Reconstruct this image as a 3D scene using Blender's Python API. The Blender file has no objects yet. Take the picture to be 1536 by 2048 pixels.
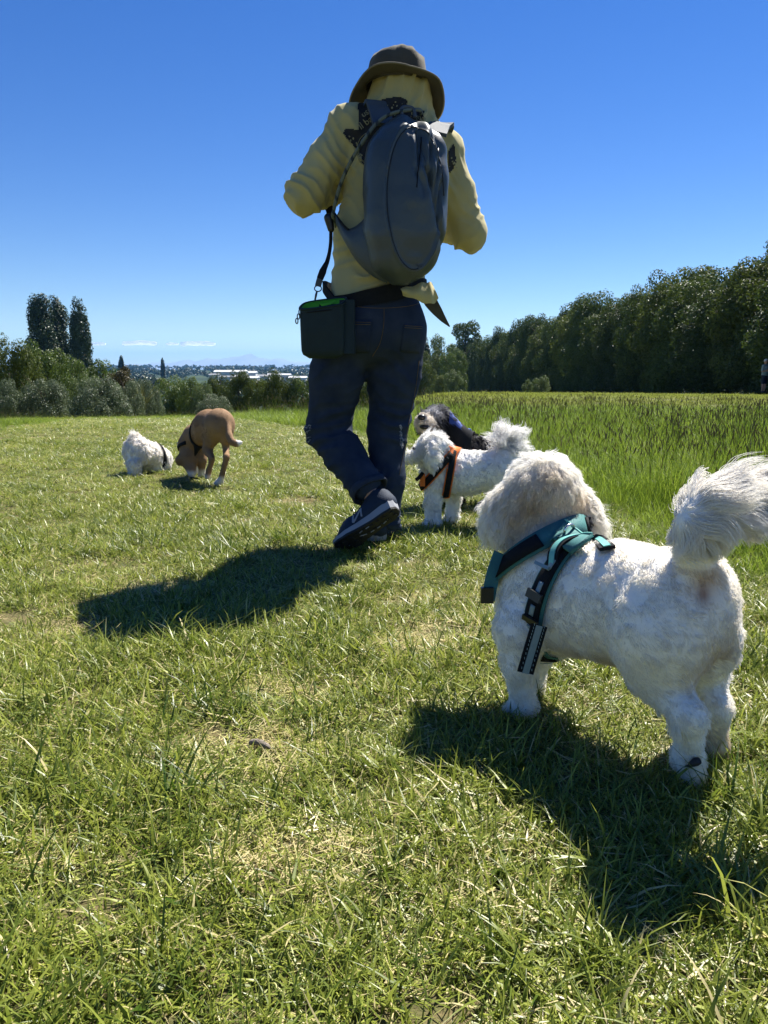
import bpy, bmesh, math, random
import numpy as np
from mathutils import Vector, Matrix
from mathutils.bvhtree import BVHTree

# ------------------------------------------------------------------ camera, sky, sun, exposure
scene = bpy.context.scene
rng = np.random.default_rng(11)
random.seed(5)
FOC, CX, CY, PITCH, CAMZ = 1500.0, 768.0, 1024.0, math.radians(10.7), 0.66
cam_d = bpy.data.cameras.new('camera'); cam = bpy.data.objects.new('camera', cam_d)
scene.collection.objects.link(cam); scene.camera = cam
cam.location = (0, 0, CAMZ); cam.rotation_euler = (math.radians(90) - PITCH, 0, 0)
cam_d.sensor_fit = 'VERTICAL'; cam_d.sensor_height = 36.0; cam_d.lens = FOC / 2048.0 * 36.0
cam_d.clip_start = 0.05; cam_d.clip_end = 60000

SUN_EL, SUN_AZ = math.radians(54.5), math.radians(36)      # azimuth measured from +Y (away from the camera) towards +X
SUN_DIR = Vector((math.sin(SUN_AZ) * math.cos(SUN_EL), math.cos(SUN_AZ) * math.cos(SUN_EL), math.sin(SUN_EL)))
world = bpy.data.worlds.new('World'); scene.world = world; world.use_nodes = True
wn = world.node_tree.nodes; wl = world.node_tree.links
sky = wn.new('ShaderNodeTexSky'); sky.sky_type = 'NISHITA'; sky.sun_disc = False
sky.sun_elevation = SUN_EL; sky.sun_rotation = SUN_AZ
sky.altitude = 0; sky.air_density = 0.9; sky.dust_density = 0.0; sky.ozone_density = 3.0
hs = wn.new('ShaderNodeHueSaturation'); hs.inputs['Saturation'].default_value = 1.33; hs.inputs['Hue'].default_value = 0.517
wl.new(sky.outputs[0], hs.inputs['Color']); wl.new(hs.outputs[0], wn['Background'].inputs[0])
wn['Background'].inputs[1].default_value = 0.052
sun_d = bpy.data.lights.new('sun', 'SUN'); sun_d.energy = 5.0; sun_d.angle = math.radians(0.53); sun_d.color = (1.0, 0.95, 0.87)
sun = bpy.data.objects.new('sun', sun_d); scene.collection.objects.link(sun)
sun.rotation_euler = SUN_DIR.to_track_quat('Z', 'Y').to_euler()
vs = scene.view_settings
vs.view_transform = 'Standard'; vs.look = 'None'; vs.gamma = 1.0; vs.use_curve_mapping = False; vs.exposure = 1.28
cy = scene.cycles
cy.use_denoising = True; cy.max_bounces = 8; cy.transparent_max_bounces = 8; cy.diffuse_bounces = 4; cy.transmission_bounces = 4
cy.volume_bounces = 0; cy.sample_clamp_indirect = 4.0
scene.cycles_curves.shape = 'RIBBONS'

# ------------------------------------------------------------------ helpers: geometry
def smooth01(t):
    t = np.clip(t, 0, 1); return t * t * (3 - 2 * t)
def terrain(x, y):
    """height of the land: a flat crest under the dogs falling away in front, less on the right"""
    x = np.asarray(x, float); y = np.asarray(y, float)
    d = np.sqrt(x * x + y * y) + 1e-6
    fr = y / d
    u = x / np.maximum(np.abs(y), 6.0)
    w = smooth01((u + 0.04) / 0.14)                     # 0 left side, 1 right side
    d0 = 9.0 + 11.0 * w; sl = 0.0615 - 0.0305 * w
    e = d - d0
    ramp = np.where(e > 0, e - 2.0 * (1 - np.exp(-np.maximum(e, 0) / 2.0)), 0.0)
    z = -sl * ramp
    floor = -13.0
    z = np.where(z < floor + 3, floor + 3 * np.exp((z - floor - 3) / 3.0), z)
    back = smooth01((-fr) / 0.5)
    z = z * (1 - back)
    return z
def tz(x, y): return float(terrain(x, y))
def ray(px, py):
    a, b = (px - CX) / FOC, (CY - py) / FOC
    return Vector((a, math.cos(PITCH) + b * math.sin(PITCH), -math.sin(PITCH) + b * math.cos(PITCH)))
def P(px, py, Y):
    """the point of the place at distance Y in front of the photographer that lies along that line of sight"""
    r = ray(px, py); t = Y / r.y
    return Vector((r.x * t, Y, CAMZ + r.z * t))
def G(px, py):
    """where that line of sight meets the ground"""
    r = ray(px, py); t0 = 0.3
    for t in np.geomspace(0.3, 4000, 6000):
        if CAMZ + r.z * t < tz(r.x * t, r.y * t):
            lo, hi = t0, t
            for _ in range(40):
                m = (lo + hi) / 2
                if CAMZ + r.z * m < tz(r.x * m, r.y * m): hi = m
                else: lo = m
            return Vector((r.x * hi, r.y * hi, tz(r.x * hi, r.y * hi)))
        t0 = t
    return None

COL = scene.collection
def wmat(o):
    m = Matrix.LocRotScale(o.location, o.rotation_euler, o.scale)
    return m if o.parent is None else wmat(o.parent) @ o.matrix_parent_inverse @ m
def reparent(o, p):
    o.parent = p; o.matrix_parent_inverse = wmat(p).inverted()
    return o
def put(o, parent=None):
    COL.objects.link(o)
    if parent is not None:
        o.parent = parent
        o.matrix_parent_inverse = wmat(parent).inverted()
    return o
def tag(o, label=None, cat=None, group=None, kind=None):
    for k, v in (('label', label), ('category', cat), ('group', group), ('kind', kind)):
        if v: o[k] = v
    return o
def thing(name, label, cat, loc=(0, 0, 0), rz=0.0, group=None):
    o = bpy.data.objects.new(name, None); o.empty_display_size = 0.1
    COL.objects.link(o); o.location = loc; o.rotation_euler = (0, 0, rz)
    return tag(o, label, cat, group)
def mesh(name, V, F, mat=None, smooth=True):
    me = bpy.data.meshes.new(name)
    V = np.asarray(V, float)
    if isinstance(F, np.ndarray): F = F.tolist()
    me.from_pydata(V.tolist(), [], F)
    if smooth: me.polygons.foreach_set('use_smooth', [True] * len(me.polygons))
    if mat is not None: me.materials.append(mat)
    me.update()
    return me
def obj(name, V, F, mat, parent=None, smooth=True, local=False):
    """one mesh object; vertices in world space unless local (then in the parent's space)"""
    me = mesh(name, V, F, mat, smooth)
    o = bpy.data.objects.new(name, me)
    if local:
        COL.objects.link(o); o.parent = parent
    else: put(o, parent)
    return o
def vattr(me, name, arr, dom='POINT'):
    a = me.attributes.new(name, 'FLOAT', dom); a.data.foreach_set('value', np.asarray(arr, np.float32))
def vcol(me, name, arr, dom='POINT'):
    a = me.attributes.new(name, 'FLOAT_COLOR', dom)
    arr = np.asarray(arr, np.float32); arr = np.concatenate([arr, np.ones((len(arr), 1), np.float32)], 1) if arr.shape[1] == 3 else arr
    a.data.foreach_set('color', arr.ravel())

def vnoise(Pt, scale=1.0, seed=0):
    """smooth value noise in numpy, -1..1"""
    q = np.asarray(Pt, float) * scale + seed * 17.31
    i = np.floor(q).astype(np.int64); f = q - i; f = f * f * (3 - 2 * f)
    def h(ix, iy, iz):
        n = (ix * 374761393 + iy * 668265263 + iz * 2147483647 + seed * 1274126177) & 0xffffffff
        n = ((n ^ (n >> 13)) * 1274126177) & 0xffffffff
        return ((n ^ (n >> 16)) & 0xffff) / 32767.5 - 1.0
    r = 0
    for dx in (0, 1):
        for dy in (0, 1):
            for dz in (0, 1):
                w = (f[:, 0] if dx else 1 - f[:, 0]) * (f[:, 1] if dy else 1 - f[:, 1]) * (f[:, 2] if dz else 1 - f[:, 2])
                r = r + w * h(i[:, 0] + dx, i[:, 1] + dy, i[:, 2] + dz)
    return r
def norm(a): return a / (np.linalg.norm(a, axis=-1, keepdims=True) + 1e-12)

# ------------------------------------------------------------------ helpers: soft bodies from blended volumes
class Body:
    def __init__(s): s.p = []
    def cap(s, a, b, ra, rb, k=0.02, flat=None, f=1.0, sub=False):
        s.p.append(('c', np.array(a, float), np.array(b, float), ra, rb, k, None if flat is None else norm(np.array(flat, float)), f, sub)); return s
    def chain(s, pts, rs, k=0.02, flat=None, f=1.0):
        for i in range(len(pts) - 1): s.cap(pts[i], pts[i + 1], rs[i], rs[i + 1], k, flat, f)
        return s
    def ell(s, c, r, R=None, k=0.02, sub=False):
        R = np.eye(3) if R is None else np.array(R, float)
        s.p.append(('e', np.array(c, float), np.array(r, float), R, None, k, None, 1.0, sub)); return s
    def bounds(s):
        lo = np.full(3, 1e9); hi = -lo
        for q in s.p:
            if q[8]: continue
            if q[0] == 'c':
                m = max(q[3], q[4]) * max(1, q[7]); lo = np.minimum(lo, np.minimum(q[1], q[2]) - m); hi = np.maximum(hi, np.maximum(q[1], q[2]) + m)
            else:
                m = np.max(q[2]); lo = np.minimum(lo, q[1] - m); hi = np.maximum(hi, q[1] + m)
        return lo, hi
    def dist1(s, q, X):
        if q[0] == 'c':
            a, b = q[1], q[2]; ab = b - a
            pa = X - a
            if q[6] is not None:                       # squash across one axis
                n = q[6]; cpa = pa @ n; pa = pa + np.multiply.outer(cpa * (1 / q[7] - 1), n); ab = ab + (ab @ n) * (1 / q[7] - 1) * n
            t = np.clip((pa @ ab) / (ab @ ab + 1e-12), 0, 1)
            d = np.linalg.norm(pa - np.multiply.outer(t, ab), axis=-1) - (q[3] + t * (q[4] - q[3]))
            return d * min(1.0, q[7])
        c, r, R = q[1], q[2], q[3]
        L = (X - c) @ R                                 # columns of R are the axes
        k0 = np.linalg.norm(L / r, axis=-1); k1 = np.linalg.norm(L / (r * r), axis=-1) + 1e-9
        return k0 * (k0 - 1) / k1
    def grid(s, h, extra=0.0):
        lo, hi = s.bounds(); lo = lo - 3 * h - 0.01; hi = hi + 3 * h + 0.01
        n = np.ceil((hi - lo) / h).astype(int) + 1
        ax = [lo[i] + h * np.arange(n[i]) for i in range(3)]
        D = np.full(n, 0.2, np.float64)
        for q in s.p:
            k = q[5]
            if q[0] == 'c':
                m = max(q[3], q[4]) * max(1, q[7]) + k + 3 * h; l = np.minimum(q[1], q[2]) - m; u = np.maximum(q[1], q[2]) + m
            else:
                m = np.max(q[2]) + k + 3 * h; l = q[1] - m; u = q[1] + m
            i0 = np.clip(np.floor((l - lo) / h).astype(int), 0, n - 1); i1 = np.clip(np.ceil((u - lo) / h).astype(int) + 1, 1, n)
            if np.any(i1 <= i0): continue
            sl = tuple(slice(i0[i], i1[i]) for i in range(3))
            X = np.stack(np.meshgrid(*[ax[i][sl[i]] for i in range(3)], indexing='ij'), -1)
            d = s.dist1(q, X); A = D[sl]
            if q[8]:
                d = -d; hh = np.maximum(k - np.abs(A - d), 0) / k; D[sl] = np.maximum(A, d) + hh * hh * k / 4
            else:
                hh = np.maximum(k - np.abs(A - d), 0) / k; D[sl] = np.minimum(A, d) - hh * hh * k / 4
        return D, lo, ax
    def surface(s, h, cuts=(), post=None):
        D, lo, ax = s.grid(h)
        if cuts or post:
            X = np.stack(np.meshgrid(*ax, indexing='ij'), -1)
            for c, nn in cuts: D = np.maximum(D, (X - np.array(c, float)) @ norm(np.array(nn, float)))
            if post: D = post(D, X)
        return nets(D, lo, h)
def nets(D, lo, h):
    ins = D < 0
    nx, ny, nz = D.shape
    cs = [(i, j, k) for i in (0, 1) for j in (0, 1) for k in (0, 1)]
    cnt = sum(ins[i:nx - 1 + i, j:ny - 1 + j, k:nz - 1 + k].astype(np.int8) for i, j, k in cs)
    cell = (cnt > 0) & (cnt < 8)
    idx = np.argwhere(cell); vid = np.full(cell.shape, -1, np.int64); vid[cell] = np.arange(len(idx))
    acc = np.zeros((len(idx), 3)); num = np.zeros(len(idx))
    I = idx.T
    for a in cs:
        for ax_ in range(3):
            if a[ax_]: continue
            b = list(a); b[ax_] = 1
            d0 = D[I[0] + a[0], I[1] + a[1], I[2] + a[2]]; d1 = D[I[0] + b[0], I[1] + b[1], I[2] + b[2]]
            m = (d0 < 0) != (d1 < 0)
            t = np.where(m, d0 / np.where(m, d0 - d1, 1), 0)
            pt = np.array(a, float)[None].repeat(len(idx), 0); pt[:, ax_] += t
            acc[m] += pt[m]; num[m] += 1
    V = lo + h * (idx + acc / num[:, None])
    F = []
    for ax_ in range(3):
        o1, o2 = (ax_ + 1) % 3, (ax_ + 2) % 3
        sl0 = [slice(None)] * 3; sl1 = [slice(None)] * 3
        sl0[ax_] = slice(0, -1); sl1[ax_] = slice(1, None)
        A, B = ins[tuple(sl0)], ins[tuple(sl1)]
        e = np.argwhere(A != B)
        ok = (e[:, o1] > 0) & (e[:, o2] > 0) & (e[:, o1] < D.shape[o1] - 1) & (e[:, o2] < D.shape[o2] - 1)
        e = e[ok]
        fl = A[e[:, 0], e[:, 1], e[:, 2]]
        def v(d1, d2):
            q = e.copy(); q[:, o1] += d1; q[:, o2] += d2
            return vid[q[:, 0], q[:, 1], q[:, 2]]
        q = np.stack([v(-1, -1), v(0, -1), v(0, 0), v(-1, 0)], 1)
        q[~fl] = q[~fl][:, ::-1]
        F.append(q)
    F = np.concatenate(F)
    F = F[(F >= 0).all(1)]
    return V, F
def relax(V, F, it=2, lam=0.5):
    n = len(V); e = np.concatenate([F[:, [0, 1]], F[:, [1, 2]], F[:, [2, 3]], F[:, [3, 0]]])
    e = np.concatenate([e, e[:, ::-1]])
    deg = np.bincount(e[:, 0], minlength=n).astype(float)[:, None]; deg[deg == 0] = 1
    for _ in range(it):
        A = np.stack([np.bincount(e[:, 0], weights=V[e[:, 1], c], minlength=n) for c in range(3)], 1) / deg
        V = V + lam * (A - V)
    return V
def vnormals(V, F):
    a, b, c, d = (V[F[:, i]] for i in range(4))
    fn = np.cross(c - a, d - b)
    N = np.zeros_like(V)
    for i in range(4):
        for c_ in range(3): N[:, c_] += np.bincount(F[:, i], weights=fn[:, c_], minlength=len(V))
    return norm(N)
def bvh(V, F): return BVHTree.FromPolygons([tuple(v) for v in V], [tuple(f) for f in F])

def tube(path, r, n=8, caps=True, closed=False):
    """tube of rings along a path; r a number or a list"""
    Pn = np.array([tuple(p) for p in path], float); m = len(Pn)
    r = np.full(m, r) if np.isscalar(r) else np.array(r, float)
    T = np.gradient(Pn, axis=0) if not closed else (np.roll(Pn, -1, 0) - np.roll(Pn, 1, 0))
    T = norm(T); up = np.array([0, 0, 1.0]) if abs(T[0, 2]) < 0.9 else np.array([1.0, 0, 0])
    V = []; nrm = norm(np.cross(T[0], up))
    for i in range(m):
        nrm = norm(nrm - (nrm @ T[i]) * T[i]); bn = np.cross(T[i], nrm)
        for j in range(n):
            a = 2 * math.pi * j / n
            V.append(Pn[i] + r[i] * (math.cos(a) * nrm + math.sin(a) * bn))
    F = []
    for i in range(m if closed else m - 1):
        for j in range(n):
            i2 = (i + 1) % m
            F.append((i * n + j, i * n + (j + 1) % n, i2 * n + (j + 1) % n, i2 * n + j))
    if caps and not closed:
        F.append(tuple(range(n))[::-1]); F.append(tuple((m - 1) * n + j for j in range(n)))
    return np.array(V), F
def spline(pts, n=8):
    """Catmull-Rom through the points"""
    Q = np.array([tuple(p) for p in pts], float)
    Q = np.concatenate([[2 * Q[0] - Q[1]], Q, [2 * Q[-1] - Q[-2]]])
    out = []
    for i in range(1, len(Q) - 2):
        p0, p1, p2, p3 = Q[i - 1:i + 3]
        for t in np.linspace(0, 1, n, endpoint=False):
            out.append(0.5 * ((2 * p1) + (-p0 + p2) * t + (2 * p0 - 5 * p1 + 4 * p2 - p3) * t * t + (-p0 + 3 * p1 - 3 * p2 + p3) * t ** 3))
    out.append(Q[-2]); return np.array(out)
def ribbon(L, R, th, N=None, closed=False):
    """strap: left and right edge lines plus outward normals give a slab of thickness th"""
    L = np.array(L, float); R = np.array(R, float); m = len(L)
    if N is None:
        T = np.gradient((L + R) / 2, axis=0); N = norm(np.cross(T, R - L))
    V = np.concatenate([L + N * th, R + N * th, R, L]); F = []
    for i in range(m if closed else m - 1):
        j = (i + 1) % m
        for a in range(4):
            b = (a + 1) % 4
            F.append((a * m + i, b * m + i, b * m + j, a * m + j))
    if not closed: F += [(0, 3 * m, 2 * m, m), (m - 1, 2 * m - 1, 3 * m - 1, 4 * m - 1)]
    return V, F
def joinmesh(parts):
    V, F, o = [], [], 0
    for v, f in parts:
        V.append(np.asarray(v, float)); F += [tuple(int(i) + o for i in q) for q in f]; o += len(v)
    return np.concatenate(V), F
def box(c, s, R=None):
    c = np.array(c, float); s = np.array(s, float) / 2
    v = np.array([(x, y, z) for x in (-1, 1) for y in (-1, 1) for z in (-1, 1)], float) * s
    if R is not None: v = v @ np.array(R).T
    return v + c, [(0, 1, 3, 2), (4, 6, 7, 5), (0, 4, 5, 1), (2, 3, 7, 6), (0, 2, 6, 4), (1, 5, 7, 3)]
def lathe(prof, n=32, c=(0, 0, 0)):
    V = []; F = []; m = len(prof)
    for r, z in prof:
        for j in range(n):
            a = 2 * math.pi * j / n; V.append((c[0] + r * math.cos(a), c[1] + r * math.sin(a), c[2] + z))
    for i in range(m - 1):
        for j in range(n): F.append((i * n + j, i * n + (j + 1) % n, (i + 1) * n + (j + 1) % n, (i + 1) * n + j))
    return np.array(V), F

# ------------------------------------------------------------------ helpers: materials
def nmat(name):
    m = bpy.data.materials.new(name); m.use_nodes = True
    return m, m.node_tree.nodes, m.node_tree.links, m.node_tree.nodes['Principled BSDF']
def pmat(name, c1, c2=None, scale=20.0, rough=0.8, bump=0.0, bscale=None, spec=0.3, sheen=0.0, detail=5.0, metal=0.0, coords='Object', trans=0.0):
    m, n, l, b = nmat(name)
    b.inputs['Roughness'].default_value = rough; b.inputs['Specular IOR Level'].default_value = spec
    b.inputs['Metallic'].default_value = metal
    if sheen: b.inputs['Sheen Weight'].default_value = sheen
    tc = n.new('ShaderNodeTexCoord')
    nz = n.new('ShaderNodeTexNoise'); nz.inputs['Scale'].default_value = scale; nz.inputs['Detail'].default_value = detail
    l.new(tc.outputs[coords], nz.inputs['Vector'])
    mx = n.new('ShaderNodeMix'); mx.data_type = 'RGBA'
    mr = n.new('ShaderNodeMapRange'); mr.inputs[1].default_value = 0.3; mr.inputs[2].default_value = 0.7
    l.new(nz.outputs['Fac'], mr.inputs[0]); l.new(mr.outputs[0], mx.inputs[0])
    c2 = c2 or tuple(x * 0.75 for x in c1)
    mx.inputs[6].default_value = (*c1, 1); mx.inputs[7].default_value = (*c2, 1)
    l.new(mx.outputs[2], b.inputs['Base Color'])
    if bump:
        nb = n.new('ShaderNodeTexNoise'); nb.inputs['Scale'].default_value = bscale or scale * 4; nb.inputs['Detail'].default_value = 6
        l.new(tc.outputs[coords], nb.inputs['Vector'])
        bp = n.new('ShaderNodeBump'); bp.inputs['Strength'].default_value = bump; bp.inputs['Distance'].default_value = 0.005
        l.new(nb.outputs['Fac'], bp.inputs['Height']); l.new(bp.outputs[0], b.inputs['Normal'])
    return m
def leafmat(name, dark, light, straw=None, trans=0.35, rough=0.45, attr='lv', posnoise=None, spec=0.35, objrand=0.25, hue=0.0):
    """thin leaf: glossy front, light shining through; tone varies leaf by leaf, plant by plant and place by place"""
    m, n, l, b = nmat(name)
    at = n.new('ShaderNodeAttribute'); at.attribute_name = attr
    oi = n.new('ShaderNodeObjectInfo')
    fac = at.outputs['Fac']
    if objrand:
        ma = n.new('ShaderNodeMath'); ma.operation = 'MULTIPLY_ADD'; ma.inputs[1].default_value = objrand; l.new(oi.outputs['Random'], ma.inputs[0])
        mb = n.new('ShaderNodeMath'); mb.operation = 'MULTIPLY'; mb.inputs[1].default_value = 1 - objrand
        l.new(fac, mb.inputs[0]); l.new(mb.outputs[0], ma.inputs[2]); fac = ma.outputs[0]
    if posnoise:
        ge = n.new('ShaderNodeNewGeometry'); nz = n.new('ShaderNodeTexNoise'); nz.inputs['Scale'].default_value = posnoise[0]; nz.inputs['Detail'].default_value = 3
        l.new(ge.outputs['Position'], nz.inputs['Vector'])
        mc = n.new('ShaderNodeMath'); mc.operation = 'MULTIPLY_ADD'; mc.inputs[1].default_value = posnoise[1]; l.new(nz.outputs['Fac'], mc.inputs[0])
        md = n.new('ShaderNodeMath'); md.operation = 'ADD'; md.inputs[1].default_value = -0.5 * posnoise[1]; l.new(fac, md.inputs[0]); l.new(md.outputs[0], mc.inputs[2]); fac = mc.outputs[0]
    cr = n.new('ShaderNodeValToRGB'); l.new(fac, cr.inputs[0])
    cr.color_ramp.elements[0].position = 0.0; cr.color_ramp.elements[0].color = (*dark, 1)
    cr.color_ramp.elements[1].position = 0.78 if straw else 1.0; cr.color_ramp.elements[1].color = (*light, 1)
    if straw:
        e = cr.color_ramp.elements.new(0.86); e.color = (*straw, 1)
    l.new(cr.outputs[0], b.inputs['Base Color']); b.inputs['Roughness'].default_value = rough; b.inputs['Specular IOR Level'].default_value = spec
    tr = n.new('ShaderNodeBsdfTranslucent'); l.new(cr.outputs[0], tr.inputs[0])
    mx = n.new('ShaderNodeMixShader'); mx.inputs[0].default_value = trans
    l.new(b.outputs[0], mx.inputs[1]); l.new(tr.outputs[0], mx.inputs[2]); l.new(mx.outputs[0], n['Material Output'].inputs[0])
    return m
def furmat(name, trans=0.3, rough=0.6, spec=0.25):
    m, n, l, b = nmat(name)
    at = n.new('ShaderNodeAttribute'); at.attribute_name = 'tint'
    l.new(at.outputs['Color'], b.inputs['Base Color']); b.inputs['Roughness'].default_value = rough; b.inputs['Specular IOR Level'].default_value = spec
    tr = n.new('ShaderNodeBsdfTranslucent'); l.new(at.outputs['Color'], tr.inputs[0])
    mx = n.new('ShaderNodeMixShader'); mx.inputs[0].default_value = trans
    l.new(b.outputs[0], mx.inputs[1]); l.new(tr.outputs[0], mx.inputs[2]); l.new(mx.outputs[0], n['Material Output'].inputs[0])
    return m
# ------------------------------------------------------------------ the land
def land(x, y):
    d = np.sqrt(np.asarray(x) ** 2 + np.asarray(y) ** 2)
    return terrain(x, y) + 16.0 * smooth01((d - 900) / 2200.0) + 0.02 * vnoise(np.stack([x, y, 0 * x], -1).reshape(-1, 3), 0.8, 3).reshape(np.shape(x)) * smooth01((d - 6) / 10)
def build_ground():
    rad = np.concatenate([[0.0], np.geomspace(0.25, 30000, 150)]); na = 180
    A = np.linspace(0, 2 * math.pi, na, endpoint=False)
    R, T = np.meshgrid(rad[1:], A, indexing='ij')
    X, Y = R * np.sin(T), R * np.cos(T)
    V = np.stack([X, Y, land(X, Y)], -1).reshape(-1, 3)
    V = np.concatenate([V, [[0, 0, 0]]]); c = len(V) - 1
    F = []
    for i in range(len(rad) - 2):
        for j in range(na): F.append((i * na + j, i * na + (j + 1) % na, (i + 1) * na + (j + 1) % na, (i + 1) * na + j)[::-1])
    F += [(c, (j + 1) % na, j) for j in range(na)]
    m, n, l, b = nmat('ground_soil_and_pasture')
    ge = n.new('ShaderNodeNewGeometry')
    def noise(sc, det=6):
        z = n.new('ShaderNodeTexNoise'); z.inputs['Scale'].default_value = sc; z.inputs['Detail'].default_value = det; l.new(ge.outputs['Position'], z.inputs['Vector']); return z
    def mix(f, a, bb):
        x = n.new('ShaderNodeMix'); x.data_type = 'RGBA'
        l.new(f, x.inputs[0])
        for s, v in ((6, a), (7, bb)):
            if isinstance(v, tuple): x.inputs[s].default_value = (*v, 1)
            else: l.new(v, x.inputs[s])
        return x.outputs[2]
    def rng_(v, a, bb):
        x = n.new('ShaderNodeMapRange'); x.inputs[1].default_value = a; x.inputs[2].default_value = bb; l.new(v, x.inputs[0]); return x.outputs[0]
    near = mix(rng_(noise(9).outputs['Fac'], 0.4, 0.62), (0.055, 0.060, 0.020), (0.20, 0.15, 0.08))
    near = mix(rng_(noise(120).outputs['Fac'], 0.35, 0.7), near, (0.08, 0.09, 0.03))
    far = mix(rng_(noise(0.35).outputs['Fac'], 0.35, 0.65), (0.13, 0.16, 0.045), (0.19, 0.19, 0.07))
    plain = mix(rng_(noise(0.004, 4).outputs['Fac'], 0.42, 0.58), (0.022, 0.036, 0.015), (0.045, 0.065, 0.025))
    ln = n.new('ShaderNodeVectorMath'); ln.operation = 'LENGTH'; l.new(ge.outputs['Position'], ln.inputs[0])
    c1 = mix(rng_(ln.outputs['Value'], 7, 22), near, far); c2 = mix(rng_(ln.outputs['Value'], 150, 260), c1, plain)
    l.new(c2, b.inputs['Base Color']); b.inputs['Roughness'].default_value = 0.95; b.inputs['Specular IOR Level'].default_value = 0.1
    bp = n.new('ShaderNodeBump'); bp.inputs['Strength'].default_value = 0.8; bp.inputs['Distance'].default_value = 0.02
    l.new(noise(60, 8).outputs['Fac'], bp.inputs['Height']); l.new(bp.outputs[0], b.inputs['Normal'])
    o = obj('ground', V, F, m); tag(o, kind='structure')
build_ground()

# gravel path at the foot of the shrubs on the left
def build_path():
    mp = pmat('path_gravel', (0.36, 0.32, 0.27), (0.24, 0.21, 0.18), 3.0, 0.95, 0.6, 60)
    pts = [G(px, py) for px, py in ((-60, 838), (60, 836), (150, 833), (225, 832), (300, 829))]
    S = spline([(p.x, p.y, 0) for p in pts], 10)
    L = S + np.array([0, -0.5, 0]); Rr = S + np.array([0, 0.9, 0])
    V = []
    for q in (L, Rr):
        for p in q: V.append((p[0], p[1], float(land(np.array([p[0]]), np.array([p[1]]))[0]) + 0.03))
    m = len(S)
    o = obj('gravel_path', V, [(i, i + m, i + m + 1, i + 1) for i in range(m - 1)], mp); tag(o, kind='structure')
build_path()

# mountains on the skyline, far over the plain
def build_mountains():
    mm = pmat('mountain_rock', (0.20, 0.21, 0.23), (0.30, 0.30, 0.32), 0.002, 0.95, coords='Object')
    prof = [(-900, 728), (-300, 724), (100, 727), (250, 729), (330, 724), (385, 717), (430, 713), (470, 711), (500, 708), (525, 711), (560, 715), (610, 722), (680, 726), (800, 718), (1000, 722), (1500, 716), (2300, 726)]
    D0 = 11500.0
    xs = np.linspace(-900, 2300, 260)
    top = np.interp(xs, [p[0] for p in prof], [p[1] for p in prof])
    rows = []
    for k, (dd, hf) in enumerate(((-700, 0.0), (-450, .35), (-220, .72), (0, 1.0), (300, .6), (700, 0))):
        Y = D0 + dd
        X = (xs - CX) / FOC * D0
        H = (740 - top) / FOC * D0 * .85
        nz = vnoise(np.stack([X / 160, np.full_like(X, Y / 160), 0 * X], -1), 1, 5) * 0.16 + vnoise(np.stack([X / 60, np.full_like(X, Y / 60), 0 * X], -1), 1, 6) * 0.07
        Z = 3 + H * hf * (1 + 1.5 * nz) + (H * nz * .25 if 0 < hf < 1 else 0)
        rows.append(np.stack([X, np.full_like(X, Y), Z], -1))
    n = len(xs); V = np.concatenate(rows)
    F = [(i * n + j, i * n + j + 1, (i + 1) * n + j + 1, (i + 1) * n + j) for i in range(5) for j in range(n - 1)]
    tag(obj('mountains', V, F, mm), kind='structure')
build_mountains()

# small clouds low over the mountains
def build_clouds():
    mc, n, l, b = nmat('cloud_white'); b.inputs['Base Color'].default_value = (0.92, 0.93, 0.95, 1); b.inputs['Roughness'].default_value = 1; b.inputs['Specular IOR Level'].default_value = 0
    tr = n.new('ShaderNodeBsdfTranslucent'); tr.inputs[0].default_value = (0.95, 0.95, 0.97, 1)
    mx = n.new('ShaderNodeMixShader'); mx.inputs[0].default_value = 0.8; l.new(b.outputs[0], mx.inputs[1]); l.new(tr.outputs[0], mx.inputs[2]); l.new(mx.outputs[0], n['Material Output'].inputs[0])
    for px, py, w, h in ((196, 688, 22, 5), (278, 687, 60, 7), (345, 688, 16, 4), (395, 688, 58, 7)):
        D0 = 21000.0
        c = P(px, py, D0); s = D0 / FOC; B = Body(); r = random.Random(px)
        k = max(4, w // 5)
        for i in range(k):
            f = (i + .5) / k * 2 - 1
            B.ell((c.x + f * w / 2 * s, c.y + r.uniform(-40, 40), c.z + r.uniform(-.1, .35) * h * s * (1 - f * f)), (w / k * s * r.uniform(.9, 1.5), w / k * s, h * .32 * s * r.uniform(.6, 1.1)), k=h * s * .3)
        V, F = B.surface(h * s / 9)
        V = V + norm(V - np.array(c)) * (vnoise(V, 1 / 25.0, 3) * 9)[:, None]
        tag(obj('cloud', V, F, mc), kind='structure')
build_clouds()

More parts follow.
